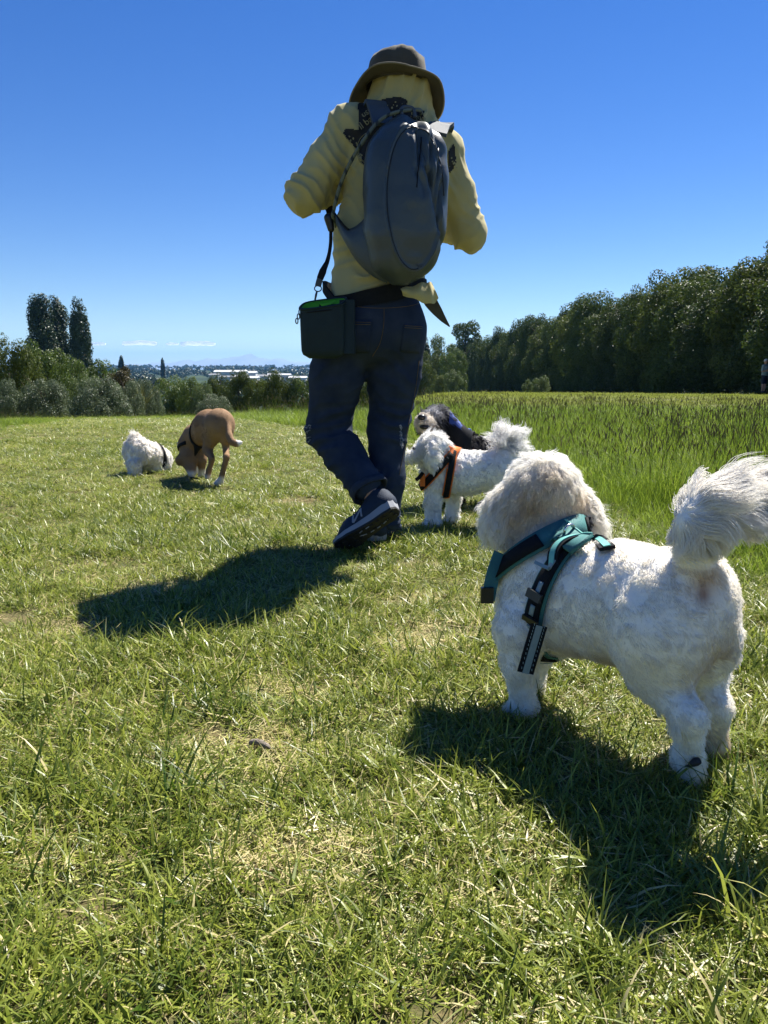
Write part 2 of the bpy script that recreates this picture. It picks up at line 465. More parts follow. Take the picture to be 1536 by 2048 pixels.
# ------------------------------------------------------------------ trees
def leaves(C, N, size, r, aspect=0.5, jitter=0.9):
    """rhombus leaves centred at C with rough facing N"""
    n = len(C)
    N = norm(N + r.normal(0, jitter, (n, 3)))
    U = norm(np.cross(N, r.normal(0, 1, (n, 3)))); W = np.cross(N, U)
    s = size * r.uniform(0.6, 1.35, n)[:, None]
    fold = N * s * 0.12
    V = np.stack([C - U * s * .5, C + W * s * aspect * .5 + fold, C + U * s * .5, C - W * s * aspect * .5 + fold], 1).reshape(-1, 3)
    F = np.arange(4 * n).reshape(-1, 4)
    return V, F
def crown_mesh(name, blobs, n, size, mat, seed, aspect=0.55, shell=(0.72, 1.05)):
    r = np.random.default_rng(seed)
    C = np.array([b[0] for b in blobs], float); R = np.array([b[1] if np.ndim(b[1]) else (b[1],) * 3 for b in blobs], float)
    w = (R.prod(1) ** (2 / 3)); w /= w.sum()
    i = r.choice(len(blobs), n, p=w)
    d = norm(r.normal(0, 1, (n, 3)))
    rad = r.uniform(shell[0], shell[1], n)[:, None]
    X = C[i] + d * R[i] * rad
    V, F = leaves(X, d * np.array([1, 1, .8]) + np.array([0, 0, .25]), size, r, aspect, .42)
    me = mesh(name, V, F, mat, smooth=False)
    bl = r.uniform(-.18, .18, len(blobs))
    vattr(me, 'lv', np.clip(r.uniform(0.1, 0.9, n) * 0.75 + 0.12 + bl[i], 0, 1), 'FACE')
    return me
def trunk_mesh(name, H, r0, mat, seed, limbs=5, spread=1.2, lean=0.05):
    r = random.Random(seed); parts = []
    pts = [(0, 0, -.3)]; x = y = 0
    for k in range(1, 7):
        x += r.uniform(-lean, lean) * H / 6; y += r.uniform(-lean, lean) * H / 6; pts.append((x, y, H * k / 6))
    parts.append(tube(spline(pts, 3), np.linspace(r0 * 1.25, r0 * 0.35, 19), 7))
    for k in range(limbs):
        z = H * r.uniform(.3, .85); a = r.uniform(0, 6.28); L = spread * r.uniform(.6, 1.1)
        p0 = np.array([np.interp(z, [p[2] for p in pts], [p[0] for p in pts]), np.interp(z, [p[2] for p in pts], [p[1] for p in pts]), z])
        p1 = p0 + np.array([math.cos(a) * L * .5, math.sin(a) * L * .5, L * .35]); p2 = p1 + np.array([math.cos(a + .3) * L * .5, math.sin(a + .3) * L * .5, L * .5])
        parts.append(tube(spline([p0, p1, p2], 4), np.linspace(r0 * .5, r0 * .12, 9), 5))
    V, F = joinmesh(parts); return mesh(name, V, F, mat)
def blobs_on(shape, n, r, rmin, rmax, seed, fill=0.25):
    """small clumps over a big outline; shape(u in 0..1 height) gives the radius there"""
    q = np.random.default_rng(seed); out = []
    while len(out) < n:
        u = q.uniform(0, 1) ; R = shape(u)
        if q.uniform() > R / r: continue
        a = q.uniform(0, 2 * math.pi); f = q.uniform(0.78, 1.0) if q.uniform() > fill else q.uniform(0.2, 0.75)
        out.append(((R * f * math.cos(a), R * f * math.sin(a), u), q.uniform(rmin, rmax)))
    return out

BARK = pmat('bark_grey_brown', (0.10, 0.075, 0.05), (0.05, 0.04, 0.03), 8, 0.9, 0.8, 30)
LEAF = {
    'wood': leafmat('leaf_dark_evergreen', (0.012, 0.026, 0.006), (0.105, 0.145, 0.026), trans=0.28, rough=0.5, objrand=0.45, spec=.18),
    'wood2': leafmat('leaf_olive_evergreen', (0.018, 0.034, 0.007), (0.135, 0.170, 0.030), trans=0.3, rough=0.5, objrand=0.45, spec=.18),
    'mid': leafmat('leaf_mid_green', (0.024, 0.052, 0.008), (0.16, 0.22, 0.035), trans=0.3, objrand=0.3),
    'pale': leafmat('leaf_pale_green', (0.05, 0.085, 0.022), (0.15, 0.19, 0.06), trans=0.38, objrand=0.2),
    'grey': leafmat('leaf_grey_green_shrub', (0.040, 0.066, 0.030), (0.19, 0.23, 0.12), trans=0.28, objrand=0.2),
    'red': leafmat('leaf_bronze', (0.030, 0.030, 0.010), (0.10, 0.085, 0.030), trans=0.3, objrand=0.2),
    'poplar': leafmat('leaf_poplar', (0.012, 0.028, 0.012), (0.050, 0.085, 0.030), trans=0.22, rough=0.4, objrand=0.2),
    'flax': leafmat('leaf_flax', (0.04, 0.055, 0.02), (0.16, 0.16, 0.055), trans=0.3, objrand=0.0),
}
def dome(u, R=1.0, p=2.2):
    if u < .34: return R * (.80 + .20 * math.sin(u / .34 * math.pi / 2))
    return R * max(0.0, 1 - ((u - .34) / .66) ** p) ** .5
PROTO = {}
def proto(key, H, R, shape, nb, rb, n, leaf, mat, trunk_r, fill=.25, zf=1.0, limbs=5, aspect=.55):
    ms = []
    for v in range(3):
        b = blobs_on(lambda u: shape(u) * R, nb, R, rb[0], rb[1], sum(map(ord, key)) % 7 + 31 * v + len(key), fill)
        b = [((c[0], c[1], c[2] * H * .93 + .05 * H), (r, r, r * zf)) for c, r in b]
        ms.append((crown_mesh('crown_' + key, b, n, leaf, mat, v + len(key) * 3, aspect), trunk_mesh('trunk_' + key, H * .9, trunk_r, BARK, v, limbs, R * .8)))
    PROTO[key] = (H, R + rb[1] * .6, ms)
proto('evergreen', 8.0, 2.6, lambda u: dome(u, 1, 1.7), 80, (.60, 1.08), 26000, .19, LEAF['wood'], .16, .22)
proto('olive', 8.0, 2.5, lambda u: dome(u, 1, 1.6), 80, (.58, 1.02), 26000, .19, LEAF['wood2'], .16, .22)
proto('round', 4.0, 1.8, lambda u: dome(u, 1, 2.4), 56, (.40, .70), 15000, .14, LEAF['mid'], .1, .2)
proto('darkround', 4.0, 1.8, lambda u: dome(u, 1, 2.6), 56, (.40, .72), 15000, .14, LEAF['wood2'], .1, .2)
proto('pale', 4.0, 1.7, lambda u: dome(u, 1, 2.2), 48, (.36, .62), 12000, .13, LEAF['pale'], .09, .2)
proto('shrub', 2.0, 1.6, lambda u: math.sqrt(max(0, 1 - (u * .98) ** 2)), 70, (.28, .48), 18000, .09, LEAF['grey'], .06, .2)
proto('bronze', 3.5, .9, lambda u: .3 if u < .4 else dome((u - .4) / .6, 1, 2.4), 30, (.24, .42), 5000, .14, LEAF['red'], .08)
proto('poplar', 20.0, 2.2, lambda u: (min(1, .6 + u * 1.2) if u < .34 else (1 - ((u - .34) / .66) ** 3.2 * .72)), 135, (.7, 1.2), 24000, .40, LEAF['poplar'], .3, .3, 1.7, 8)
proto('pine', 14.0, 3.4, lambda u: .15 if u < .35 else dome((u - .35) / .65, 1, 1.8), 70, (.5, 1.1), 7000, .34, LEAF['wood'], .28, .3, .7, 9)
def plant(key, px, ytop, Y, wpx, name, label, cat='tree', group=None, base=None, v=None):
    H0, R0, ms = PROTO[key]
    p = P(px, ytop, Y); z0 = float(land(np.array([p.x]), np.array([Y]))[0]) - .05
    H = p.z - z0; R = wpx / FOC * Y / 2
    if key in ('round', 'darkround', 'pale'): R = max(R, .38 * H)
    return plant_at(key, p.x, Y, H, R, name, label, cat, group, v)
NPL = [0]
def plant_at(key, x, y, H, R, name, label, cat='tree', group=None, v=None):
    H0, R0, ms = PROTO[key]; NPL[0] += 1
    z0 = float(land(np.array([x]), np.array([y]))[0]) - .05
    t = thing(name, label, cat, (x, y, z0), NPL[0] * 2.399, group)
    t.scale = (R / R0, R / R0, H / H0)
    cm, tm = ms[(NPL[0] if v is None else v) % 3]
    for nm, me in (('crown', cm), ('trunk', tm)):
        o = bpy.data.objects.new(nm, me); COL.objects.link(o); o.parent = t
    return t

# the wood along the right side of the field
r_ = random.Random(3)
y = 31.0; k = 0
while y < 235:
    x = 23.6 + r_.uniform(-.5, .7)
    zt = 8.3 + r_.uniform(-1.3, .8)
    z0 = float(land(np.array([x]), np.array([y]))[0])
    plant_at('olive' if k % 3 == 1 else 'evergreen', x, y, zt - z0, 3.5 + r_.uniform(-.4, .8), 'evergreen_tree', 'dark evergreen tree at the front of the dense wood along the right of the field', 'tree', 'front row of the wood on the right')
    y += 3.4 + y * .022 + r_.uniform(-.5, .5); k += 1
y = 33.0
while y < 150:
    x = 28.5 + r_.uniform(-.8, .8); z0 = float(land(np.array([x]), np.array([y]))[0])
    plant_at('evergreen' if k % 3 else 'olive', x, y, 9.2 + r_.uniform(-.5, .6) - z0, 3.2, 'evergreen_tree', 'evergreen tree rising behind the front row of the wood on the right', 'tree', 'back row of the wood on the right')
    y += 4.6 + y * .02; k += 1
for px, yt, Y, w, lab in ((1083, 752, 62, 40, 'pale bush below the middle of the wood, larger of two side by side'), (1056, 760, 64, 26, 'small pale bush below the middle of the wood, smaller of two side by side')):
    plant('pale', px, yt, Y, w, 'bush', lab, 'bush')
for px, yt, Y, w, key, lab in (
    (932, 634, 175, 72, 'pine', 'tall open-crowned tree standing above the far left end of the wood'),
    (848, 676, 150, 30, 'poplar', 'slim dark tree close beside the right trouser leg of the man'),
    (884, 676, 160, 60, 'pale', 'pale green tree between the slim dark tree and the tall open-crowned tree'),
    (868, 700, 140, 60, 'darkround', 'dark rounded tree under the pale green tree at the far end of the field'),
    (905, 700, 132, 56, 'round', 'rounded tree at the far left corner of the wood'),
    (848, 726, 120, 48, 'darkround', 'low dark tree right of the man behind the grey dog'),
    (908, 742, 100, 44, 'pale', 'light green bush at the left foot of the wood'),
    (878, 752, 105, 40, 'darkround', 'low dark bush left of the light green bush at the foot of the wood')):
    plant(key, px, yt, Y, w, 'tree' if 'bush' not in lab else 'bush', lab, 'tree' if 'bush' not in lab else 'bush')

# poplars and shrubs on the left
for px, yt, w, lab in ((78, 594, 62, 'tall dark poplar, leftmost of the poplars above the shrubs'), (110, 600, 58, 'tall dark poplar touching the leftmost poplar on its right'),
                       (155, 601, 46, 'slender poplar standing apart to the right of the joined pair'), (173, 682, 22, 'short poplar, smallest of the group, at the foot of the slender one')):
    plant('poplar', px, yt, 130 + (px % 7), w, 'poplar_tree', lab, 'tree', 'poplars on the left skyline')
for key, px, yt, Y, w, nm, lab, cat in (
    ('darkround', 22, 678, 36, 108, 'tree', 'big dark rounded tree at the left edge of the picture', 'tree'),
    ('round', 88, 688, 40, 92, 'tree', 'mid green rounded tree just right of the big dark one below the poplars', 'tree'),
    ('round', 140, 712, 43, 72, 'tree', 'low spreading tree below the slender poplar', 'tree'),
    ('round', 205, 724, 46, 84, 'tree', 'bushy green tree left of the bronze-topped tree', 'tree'),
    ('pale', 168, 752, 37, 84, 'bush', 'light yellowish green bush behind the grey-green shrubs', 'bush'),
    ('shrub', 4, 766, 27, 92, 'shrub', 'grey-green domed shrub cut by the left edge of the picture', 'shrub'),
    ('shrub', 88, 762, 28, 112, 'shrub', 'grey-green domed shrub second from the left edge', 'shrub'),
    ('shrub', 198, 765, 27, 132, 'shrub', 'widest grey-green domed shrub, beside the gravel path', 'shrub'),
    ('shrub', 250, 768, 31, 80, 'shrub', 'grey-green shrub half hidden behind the widest domed shrub', 'shrub'),
    ('bronze', 243, 729, 41, 66, 'tree', 'small tree with a dark bronze head above the shrubs', 'tree'),
    ('shrub', 286, 768, 36, 84, 'shrub', 'olive shrub beside the strap-leaved flax', 'shrub'),
    ('round', 338, 752, 60, 84, 'tree', 'rounded tree behind the distant walker', 'tree'),
    ('round', 380, 757, 58, 56, 'tree', 'rounded tree above the back of the tan dog, left of the dark clipped ones', 'tree'),
    ('pale', 405, 766, 56, 50, 'tree', 'light green small tree above the back of the tan dog', 'tree'),
    ('shrub', 428, 792, 54, 84, 'shrub', 'low grey shrub just above the tan dog', 'shrub'),
    ('darkround', 440, 750, 70, 54, 'tree', 'rounded tree rising behind the low grey shrub', 'tree'),
    ('darkround', 476, 746, 60, 62, 'tree', 'dark rounded tree, first of the clump left of the man', 'tree'),
    ('darkround', 513, 757, 59, 54, 'tree', 'dark rounded tree, lowest of the clump left of the man', 'tree'),
    ('darkround', 556, 742, 60, 74, 'tree', 'dark rounded tree, tallest of the clump left of the man', 'tree'),
    ('round', 604, 752, 60, 56, 'tree', 'rounded tree beside the hanging pouch of the man', 'tree'),
    ('darkround', 660, 748, 60, 76, 'tree', 'dark tree behind the thighs of the man', 'tree'),
    ('darkround', 724, 750, 61, 80, 'tree', 'dark tree seen between the legs of the man', 'tree'),
    ('round', 790, 748, 75, 90, 'tree', 'tree behind the right knee of the man', 'tree')):
    plant(key, px, yt, Y, w, nm, lab, cat)
def flax(px, yt, Y, label):
    p = P(px, yt, Y); z0 = float(land(np.array([p.x]), np.array([Y]))[0])
    H = p.z - z0; parts = []; r = random.Random(px)
    for i in range(70):
        a = r.uniform(0, 6.283); L = H * r.uniform(.7, 1.1); le = r.uniform(.1, .55)
        d = np.array([math.cos(a), math.sin(a), 0]); s = np.array([-d[1], d[0], 0]) * .035
        q = [np.array([p.x, Y, z0]) + d * (.15 + L * le * t * t) + np.array([0, 0, L * (t - .35 * le * t ** 3)]) for t in np.linspace(0, 1, 5)]
        w = [1, 1.2, 1, .7, .05]
        parts.append((np.array([x - s * ww for x, ww in zip(q, w)] + [x + s * ww for x, ww in zip(q, w)]), [(j, j + 5, j + 6, j + 1) for j in range(4)]))
    V, F = joinmesh(parts)
    o = obj('flax_plant', V, F, LEAF['flax'], smooth=False); vattr(o.data, 'lv', np.repeat(np.random.default_rng(px).uniform(0, 1, 70), 4), 'FACE')
    tag(o, label, 'plant')
flax(276, 762, 33.0, 'spiky strap-leaved flax plant at the right end of the domed shrubs')

# far belts of trees and the town on the plain
def far_woods():
    r = np.random.default_rng(4); Cs = []; Rs = []
    for D, hgt, n in ((240, 5, 60), (330, 6, 90), (430, 7, 120), (560, 8, 150), (720, 9, 120), (900, 10, 180), (1150, 11, 260), (1500, 12, 330), (2000, 14, 420), (2700, 15, 460)):
        for _ in range(n):
            a = r.uniform(-.62, .62); d = D * r.uniform(.92, 1.08); x, y = d * math.tan(a), d
            if -0.29 < a < -.11 and 560 <= D <= 900: continue
            z = float(land(np.array([x]), np.array([y]))[0]); h = hgt * r.uniform(.6, 1.15)
            for _k in range(3):
                Cs.append((x + r.normal(0, h * .5), y + r.normal(0, h * .4), z + h * r.uniform(.3, .75))); Rs.append((h * r.uniform(.3, .5),) * 3)
    Cs = np.array(Cs); Rs = np.array(Rs); m = 22; n = len(Cs) * m
    i = np.repeat(np.arange(len(Cs)), m); d = norm(r.normal(0, 1, (n, 3))); d[:, 2] = np.abs(d[:, 2]) * 1.0
    V, F = leaves(Cs[i] + d * Rs[i] * r.uniform(.8, 1.05, n)[:, None], d, 1.0, r, .7, .5)
    cen = V.reshape(-1, 4, 3).mean(1, keepdims=True)
    V = ((V.reshape(-1, 4, 3) - cen) * (Rs[i][:, 0] * 0.85)[:, None, None] + cen).reshape(-1, 3)
    o = obj('distant_woodland', V, F, LEAF['far'], smooth=False); vattr(o.data, 'lv', np.clip(r.uniform(0, 1, len(Cs))[i] * .7 + r.uniform(0, .3, n), 0, 1), 'FACE')
    tag(o, 'band of far trees across the plain below the mountains', 'woodland', kind='stuff')
LEAF['far'] = leafmat('leaf_far_woodland', (0.018, 0.032, 0.014), (0.060, 0.085, 0.030), trans=0.2, objrand=0)
far_woods()
for px, yt, Y, w in ((241, 713, 420, 15), (324, 717, 600, 11)):
    plant('poplar', px, yt, Y, w, 'poplar_tree', 'tiny dark poplar on the far plain, %s' % ('the left and taller of two' if px < 300 else 'the right and thinner of two'), 'tree', 'poplars far out on the plain')
WALLS = pmat('building_wall_pale', (0.62, 0.62, 0.60), (0.5, 0.5, 0.48), 0.2, 0.8)
ROOFW = pmat('building_roof_white', (0.58, 0.59, 0.60), (0.48, 0.49, 0.50), 0.1, 0.5)
ROOFG = pmat('building_roof_grey', (0.14, 0.15, 0.16), (0.2, 0.2, 0.2), 0.2, 0.7)
WINM = pmat('building_window_dark', (0.03, 0.04, 0.05), rough=0.2)
def shed(px, py, Y, wpx, hgt, roof, label, deep=14):
    c = P(px, py, Y); w = wpx / FOC * Y; zr = c.z; z0 = float(land(np.array([c.x]), np.array([Y]))[0]); ze = zr - hgt * .3
    t = thing('building', label, 'building', (c.x, Y, z0), group='pale buildings on the plain')
    V, F = box((c.x, Y, (z0 + ze) / 2 - .3), (w, deep, ze - z0 + .6)); obj('wall', V, F, WALLS, t, False)
    o = .5; hw = w / 2 + o; hd = deep / 2 + o
    V = [(c.x - hw, Y - hd, ze), (c.x + hw, Y - hd, ze), (c.x + hw, Y + hd, ze), (c.x - hw, Y + hd, ze), (c.x - hw, Y, zr), (c.x + hw, Y, zr)]
    obj('roof', V, [(0, 1, 5, 4), (2, 3, 4, 5), (0, 4, 3), (1, 2, 5), (0, 3, 2, 1)], roof, t, False)
    nw = max(2, int(w / 6))
    for i in range(nw):
        V, F = box((c.x - w / 2 + (i + .5) * w / nw, Y - deep / 2 - .02, z0 + (ze - z0) * .55), (w / nw * .45, .08, (ze - z0) * .35)); obj('window', V, F, WINM, t, False)
SH = [(462, 740, 760, 62, 6, ROOFW, 'longest white-roofed building in the distant town'), (500, 742, 800, 26, 6, ROOFW, 'white-roofed building at the right end of the longest one'),
      (452, 751, 640, 22, 4, ROOFG, 'small grey-roofed house below the longest white roof'), (480, 750, 650, 20, 5, ROOFW, 'small white-roofed house below the longest white roof'),
      (505, 752, 620, 24, 5, ROOFW, 'white-roofed house with open ground before it, centre of the town'), (430, 747, 700, 18, 4, ROOFG, 'grey-roofed house at the left end of the town'),
      (528, 749, 700, 24, 5, ROOFG, 'wide grey-roofed house right of the centre of the town'), (548, 746, 820, 22, 5, ROOFW, 'white-roofed shed in the right half of the town'),
      (572, 747, 820, 18, 5, ROOFW, 'small white shed next to the clump left of the man'), (596, 752, 700, 34, 5, ROOFW, 'white-roofed building nearest the hanging pouch of the man')]
for s_ in SH: shed(*s_)
# ------------------------------------------------------------------ grass
EDGE_R = [G(px, py) for px, py in ((1700, 1300), (1536, 1195), (1250, 1075), (1000, 955), (840, 892), (700, 868), (600, 858), (500, 846), (450, 838))]
EDGE_L = [G(px, py) for px, py in ((-300, 930), (0, 868), (130, 846), (215, 838))]
ER = sorted([(p.y, p.x) for p in EDGE_R]); EL = sorted([(p.y, p.x) for p in EDGE_L])
YTOP = min(ER[-1][0], EL[-1][0])
def x_right(y): return np.interp(y, [e[0] for e in ER], [e[1] for e in ER], left=9.0)
def x_left(y): return np.interp(y, [e[0] for e in EL], [e[1] for e in EL], left=-9.0)
def mown(x, y):
    """signed distance-like value, positive on the mown track"""
    m = np.minimum(x_right(y) - x, x - x_left(y)); return np.minimum(m, (YTOP + .6 - y) * .6)
BARE = [(G(480, 1522), .07), (G(575, 1722), .06), (G(870, 1265), .11), (G(800, 1295), .06), (G(610, 1690), .04), (G(540, 1385), .05), (G(90, 1700), .04), (G(560, 1480), .05), (G(850, 1200), .06), (G(590, 1005), .14), (G(130, 1260), .07), (G(330, 1180), .06)]
def blades(n, r, h, w, lean, curl, spread, seg=3, tone=(0, .8), straw=0.12):
    """n grass blades as curved tapering strips"""
    a = r.uniform(0, 2 * math.pi, n); rad = spread * np.sqrt(r.uniform(0, 1, n)); b = r.uniform(0, 2 * math.pi, n)
    root = np.stack([rad * np.cos(b), rad * np.sin(b), np.full(n, -.004)], 1)
    d = np.stack([np.cos(a), np.sin(a), np.zeros(n)], 1); tw = r.uniform(-.9, .9, n)
    s = np.stack([-np.sin(a + tw), np.cos(a + tw), np.zeros(n)], 1)
    H = h[0] + (h[1] - h[0]) * r.beta(1.6, 2.2, n); L0 = r.uniform(lean[0], lean[1], n); C = r.uniform(curl[0], curl[1], n)
    W = r.uniform(w[0], w[1], n)
    st = r.uniform(0, 1, n) < straw
    rows = []
    pos = root.copy(); ang = L0.copy()
    for k in range(seg + 1):
        t = k / seg; ww = W * (1 - t ** 1.6) * .5 if k < seg else None
        if k < seg: rows.append(pos - s * ww[:, None]); rows.append(pos + s * ww[:, None])
        else: rows.append(pos.copy())
        step = H / seg
        pos = pos + (d * np.sin(ang)[:, None] + np.array([0, 0, 1.0]) * np.cos(ang)[:, None]) * step[:, None]
        ang = ang + C / seg
    V = np.stack(rows, 1); m = 2 * seg + 1
    V[:, :, 2] = np.maximum(V[:, :, 2], .002 * r.uniform(0, 3, (n, 1)))
    f = []
    for k in range(seg - 1): f += [(2 * k, 2 * k + 1, 2 * k + 3), (2 * k, 2 * k + 3, 2 * k + 2)]
    f.append((2 * seg - 2, 2 * seg - 1, 2 * seg))
    F = (np.arange(n)[:, None, None] * m + np.array(f)[None]).reshape(-1, 3)
    lv = np.where(st, r.uniform(.9, 1.0, n), r.uniform(tone[0], tone[1], n))
    return V.reshape(-1, 3), F, np.repeat(lv, len(f))
def clump_obj(name, parts, mat):
    V, F, A = [], [], []; o = 0
    for v, f, a in parts: V.append(v); F.append(f + o); A.append(a); o += len(v)
    me = mesh(name, np.concatenate(V), np.concatenate(F), mat, smooth=True); vattr(me, 'lv', np.concatenate(A), 'FACE')
    return bpy.data.objects.new(name, me)
def seedheads(n, r, h, spread):
    """thin stalks with a dense spindle of seed on top"""
    V, F, A = [], [], []; o = 0
    for i in range(n):
        a = r.uniform(0, 6.283); rad = spread * math.sqrt(r.uniform()); H = r.uniform(*h); le = r.uniform(.03, .28); b = r.uniform(0, 6.283)
        q = [np.array([rad * math.cos(a) + math.cos(b) * le * H * t * t, rad * math.sin(a) + math.sin(b) * le * H * t * t, H * t]) for t in (0, .4, .8, 1)]
        v, f = tube(q, [.0011, .001, .0008, .0007], 3, False); f = [(x[0], x[1], x[2]) for x in f] + [(x[0], x[2], x[3]) for x in f]
        V.append(v); F += [tuple(k + o for k in x) for x in f]; A += [.62] * len(f); o += len(v)
        dr = norm(q[3] - q[2]); L = r.uniform(.03, .065)
        v, f = tube([q[3] - dr * L * .1, q[3] + dr * L * .25, q[3] + dr * L * .7, q[3] + dr * L], [.0007, .0031, .0026, .0004], 4, False); f = [(x[0], x[1], x[2]) for x in f] + [(x[0], x[2], x[3]) for x in f]
        V.append(v); F += [tuple(k + o for k in x) for x in f]; A += [1.0] * len(f); o += len(v)
    return np.concatenate(V), np.array(F), np.array(A)
def scatter(name, pts, rot, scl, idx, tint, protos, label, cat):
    pc = bpy.data.collections.new(name + '_kinds')
    for p in protos: pc.objects.link(p)
    me = bpy.data.meshes.new(name); me.from_pydata(pts.tolist(), [], [])
    a = me.attributes.new('rot', 'FLOAT_VECTOR', 'POINT'); a.data.foreach_set('vector', rot.astype(np.float32).ravel())
    a = me.attributes.new('scl', 'FLOAT_VECTOR', 'POINT'); a.data.foreach_set('vector', scl.astype(np.float32).ravel())
    a = me.attributes.new('kind_index', 'INT', 'POINT'); a.data.foreach_set('value', idx.astype(np.int32))
    o = bpy.data.objects.new(name, me); COL.objects.link(o); tag(o, label, cat, kind='stuff')
    ng = bpy.data.node_groups.new(name + '_scatter', 'GeometryNodeTree')
    ng.interface.new_socket('Geometry', in_out='INPUT', socket_type='NodeSocketGeometry'); ng.interface.new_socket('Geometry', in_out='OUTPUT', socket_type='NodeSocketGeometry')
    n, l = ng.nodes, ng.links
    gi = n.new('NodeGroupInput'); go = n.new('NodeGroupOutput'); ci = n.new('GeometryNodeCollectionInfo')
    ci.inputs['Collection'].default_value = pc; ci.inputs['Separate Children'].default_value = True; ci.inputs['Reset Children'].default_value = True
    ip = n.new('GeometryNodeInstanceOnPoints'); ip.inputs['Pick Instance'].default_value = True
    def na(nm, ty):
        x = n.new('GeometryNodeInputNamedAttribute'); x.data_type = ty; x.inputs['Name'].default_value = nm; return x.outputs['Attribute']
    l.new(gi.outputs[0], ip.inputs['Points']); l.new(ci.outputs[0], ip.inputs['Instance'])
    l.new(na('kind_index', 'INT'), ip.inputs['Instance Index']); l.new(na('rot', 'FLOAT_VECTOR'), ip.inputs['Rotation']); l.new(na('scl', 'FLOAT_VECTOR'), ip.inputs['Scale'])
    l.new(ip.outputs[0], go.inputs[0])
    md = o.modifiers.new('scatter', 'NODES'); md.node_group = ng
    return o
GR_LAWN = leafmat('grass_mown', (0.030, 0.075, 0.004), (0.37, 0.41, 0.068), straw=(0.64, 0.55, 0.28), trans=0.40, rough=0.38, posnoise=(1.6, .42), spec=0.4, objrand=.18)
GR_MEAD = leafmat('grass_meadow', (0.055, 0.120, 0.006), (0.30, 0.39, 0.045), straw=(0.19, 0.165, 0.075), trans=0.5, rough=0.5, posnoise=(.7, .5), spec=0.28, objrand=.15)
GR_FAR = leafmat('grass_far_pasture', (0.09, 0.12, 0.015), (0.27, 0.30, 0.06), trans=0.3, rough=0.9, posnoise=(.3, .4), spec=0.03, objrand=.15)
def lawn():
    r = np.random.default_rng(21); kinds = []
    for k in range(5):
        kinds.append(clump_obj('mown_a_tuft', [blades(44, r, (.022, .075), (.0022, .0046), (.15, 1.25), (.2, 1.5), .055, 3, straw=.13),
                                             blades(16, r, (.025, .065), (.0014, .0032), (1.0, 1.6), (-.2, .5), .06, 2, straw=.50)], GR_LAWN))
    for k in range(2):      # longer tufts
        kinds.append(clump_obj('mown_b_long_tuft', [blades(34, r, (.05, .13), (.0025, .005), (.1, .9), (.4, 1.6), .035, 4, tone=(0, .55), straw=.05)], GR_LAWN))
    # flat rosettes of broad weed leaves
    kinds.append(clump_obj('mown_c_weed', [blades(11, r, (.03, .055), (.008, .014), (.7, 1.3), (.1, .7), .012, 4, tone=(0, .35), straw=.0)], GR_LAWN))
    kinds.append(clump_obj('mown_d_pasture', [blades(54, r, (.022, .07), (.002, .0046), (.15, 1.2), (.2, 1.4), .055, 3, tone=(.25, .8), straw=.0)], GR_FAR))
    kinds.append(clump_obj('mown_e_thatch', [blades(34, r, (.02, .055), (.0012, .0030), (1.25, 1.62), (-.1, .25), .05, 2, straw=1.0), blades(8, r, (.02, .05), (.0015, .003), (.3, 1.2), (.2, 1.0), .05, 3, straw=.3)], GR_LAWN))
    pts = []; sc = []; kd = []
    for p, rad in BARE:
        n_ = int(12 + 1700 * rad * rad); a_ = r.uniform(0, 6.283, n_); q_ = rad * 1.25 * np.sqrt(r.uniform(0, 1, n_)); X = p.x + np.cos(a_) * q_ * 1.5; Y = p.y + np.sin(a_) * q_
        pts.append(np.stack([X, Y, land(X, Y) + .002], 1)); sc.append(np.ones((n_, 3)) * r.uniform(.7, 1.1, (n_, 1))); kd.append(np.full(n_, 9))
    for y0, y1, sp, s in ((.35, 1.2, .034, 1.0), (1.2, 2.2, .038, 1.02), (2.2, 4.0, .043, 1.0), (4.0, 7.0, .054, 1.05), (7.0, 13.5, .078, 1.25), (13.5, 30, .24, 2.6)):
        hw = y1 * .56 + .35; nx = int(2 * hw / sp); ny = int((y1 - y0) / sp)
        X, Y = np.meshgrid(np.linspace(-hw, hw, nx), np.linspace(y0, y1, ny, endpoint=False)); X = X.ravel() + r.uniform(-.6, .6, X.size) * sp; Y = Y.ravel() + r.uniform(-.6, .6, Y.size) * sp
        ok = np.abs(X) < Y * .56 + .35
        if y0 < 13: ok &= mown(X, Y) > -.12
        X, Y = X[ok], Y[ok]
        nz = vnoise(np.stack([X, Y, 0 * X], 1), 2.6, 2); nz2 = vnoise(np.stack([X, Y, 0 * X], 1), 9.0, 4)
        keep = r.uniform(0, 1, len(X)) < np.clip(1.0 + .5 * nz2 + .25 * nz, .35, 1)
        for p, rad in BARE:
            dd = np.hypot((X - p.x) / 1.5, Y - p.y) / (rad * 1.1)
            keep &= r.uniform(0, 1, len(X)) > .93 * np.exp(-(dd / 1.0) ** 4)
        X, Y, nz, nz2 = X[keep], Y[keep], nz[keep], nz2[keep]
        pts.append(np.stack([X, Y, land(X, Y)], 1)); f = s * (1 + .28 * nz + .2 * nz2) * r.uniform(.75, 1.25, len(X))
        sc.append(np.stack([f * s ** .2, f * s ** .2, f * np.interp((y0 + y1) / 2, [1.2, 2.5, 4.5, 8, 20], [1, .82, .58, .45, .4])], 1))
        u = r.uniform(0, 1, len(X)); kk = r.integers(0, 5, len(X)); lng = u < .05 + .10 * np.clip(nz2, 0, 1); kk[lng] = r.integers(5, 7, lng.sum()); kk[u > .982] = 7
        if y0 > 12: kk[:] = 8
        kd.append(kk)
    pts, sc, kd = np.concatenate(pts), np.concatenate(sc), np.concatenate(kd)
    rot = np.stack([r.normal(0, .12, len(pts)), r.normal(0, .12, len(pts)), r.uniform(0, 6.283, len(pts))], 1)
    print('lawn tufts', len(pts))
    scatter('mown_grass', pts, rot, sc, kd, None, kinds, 'short mown yellowish green grass of the walking track', 'grass')
lawn()
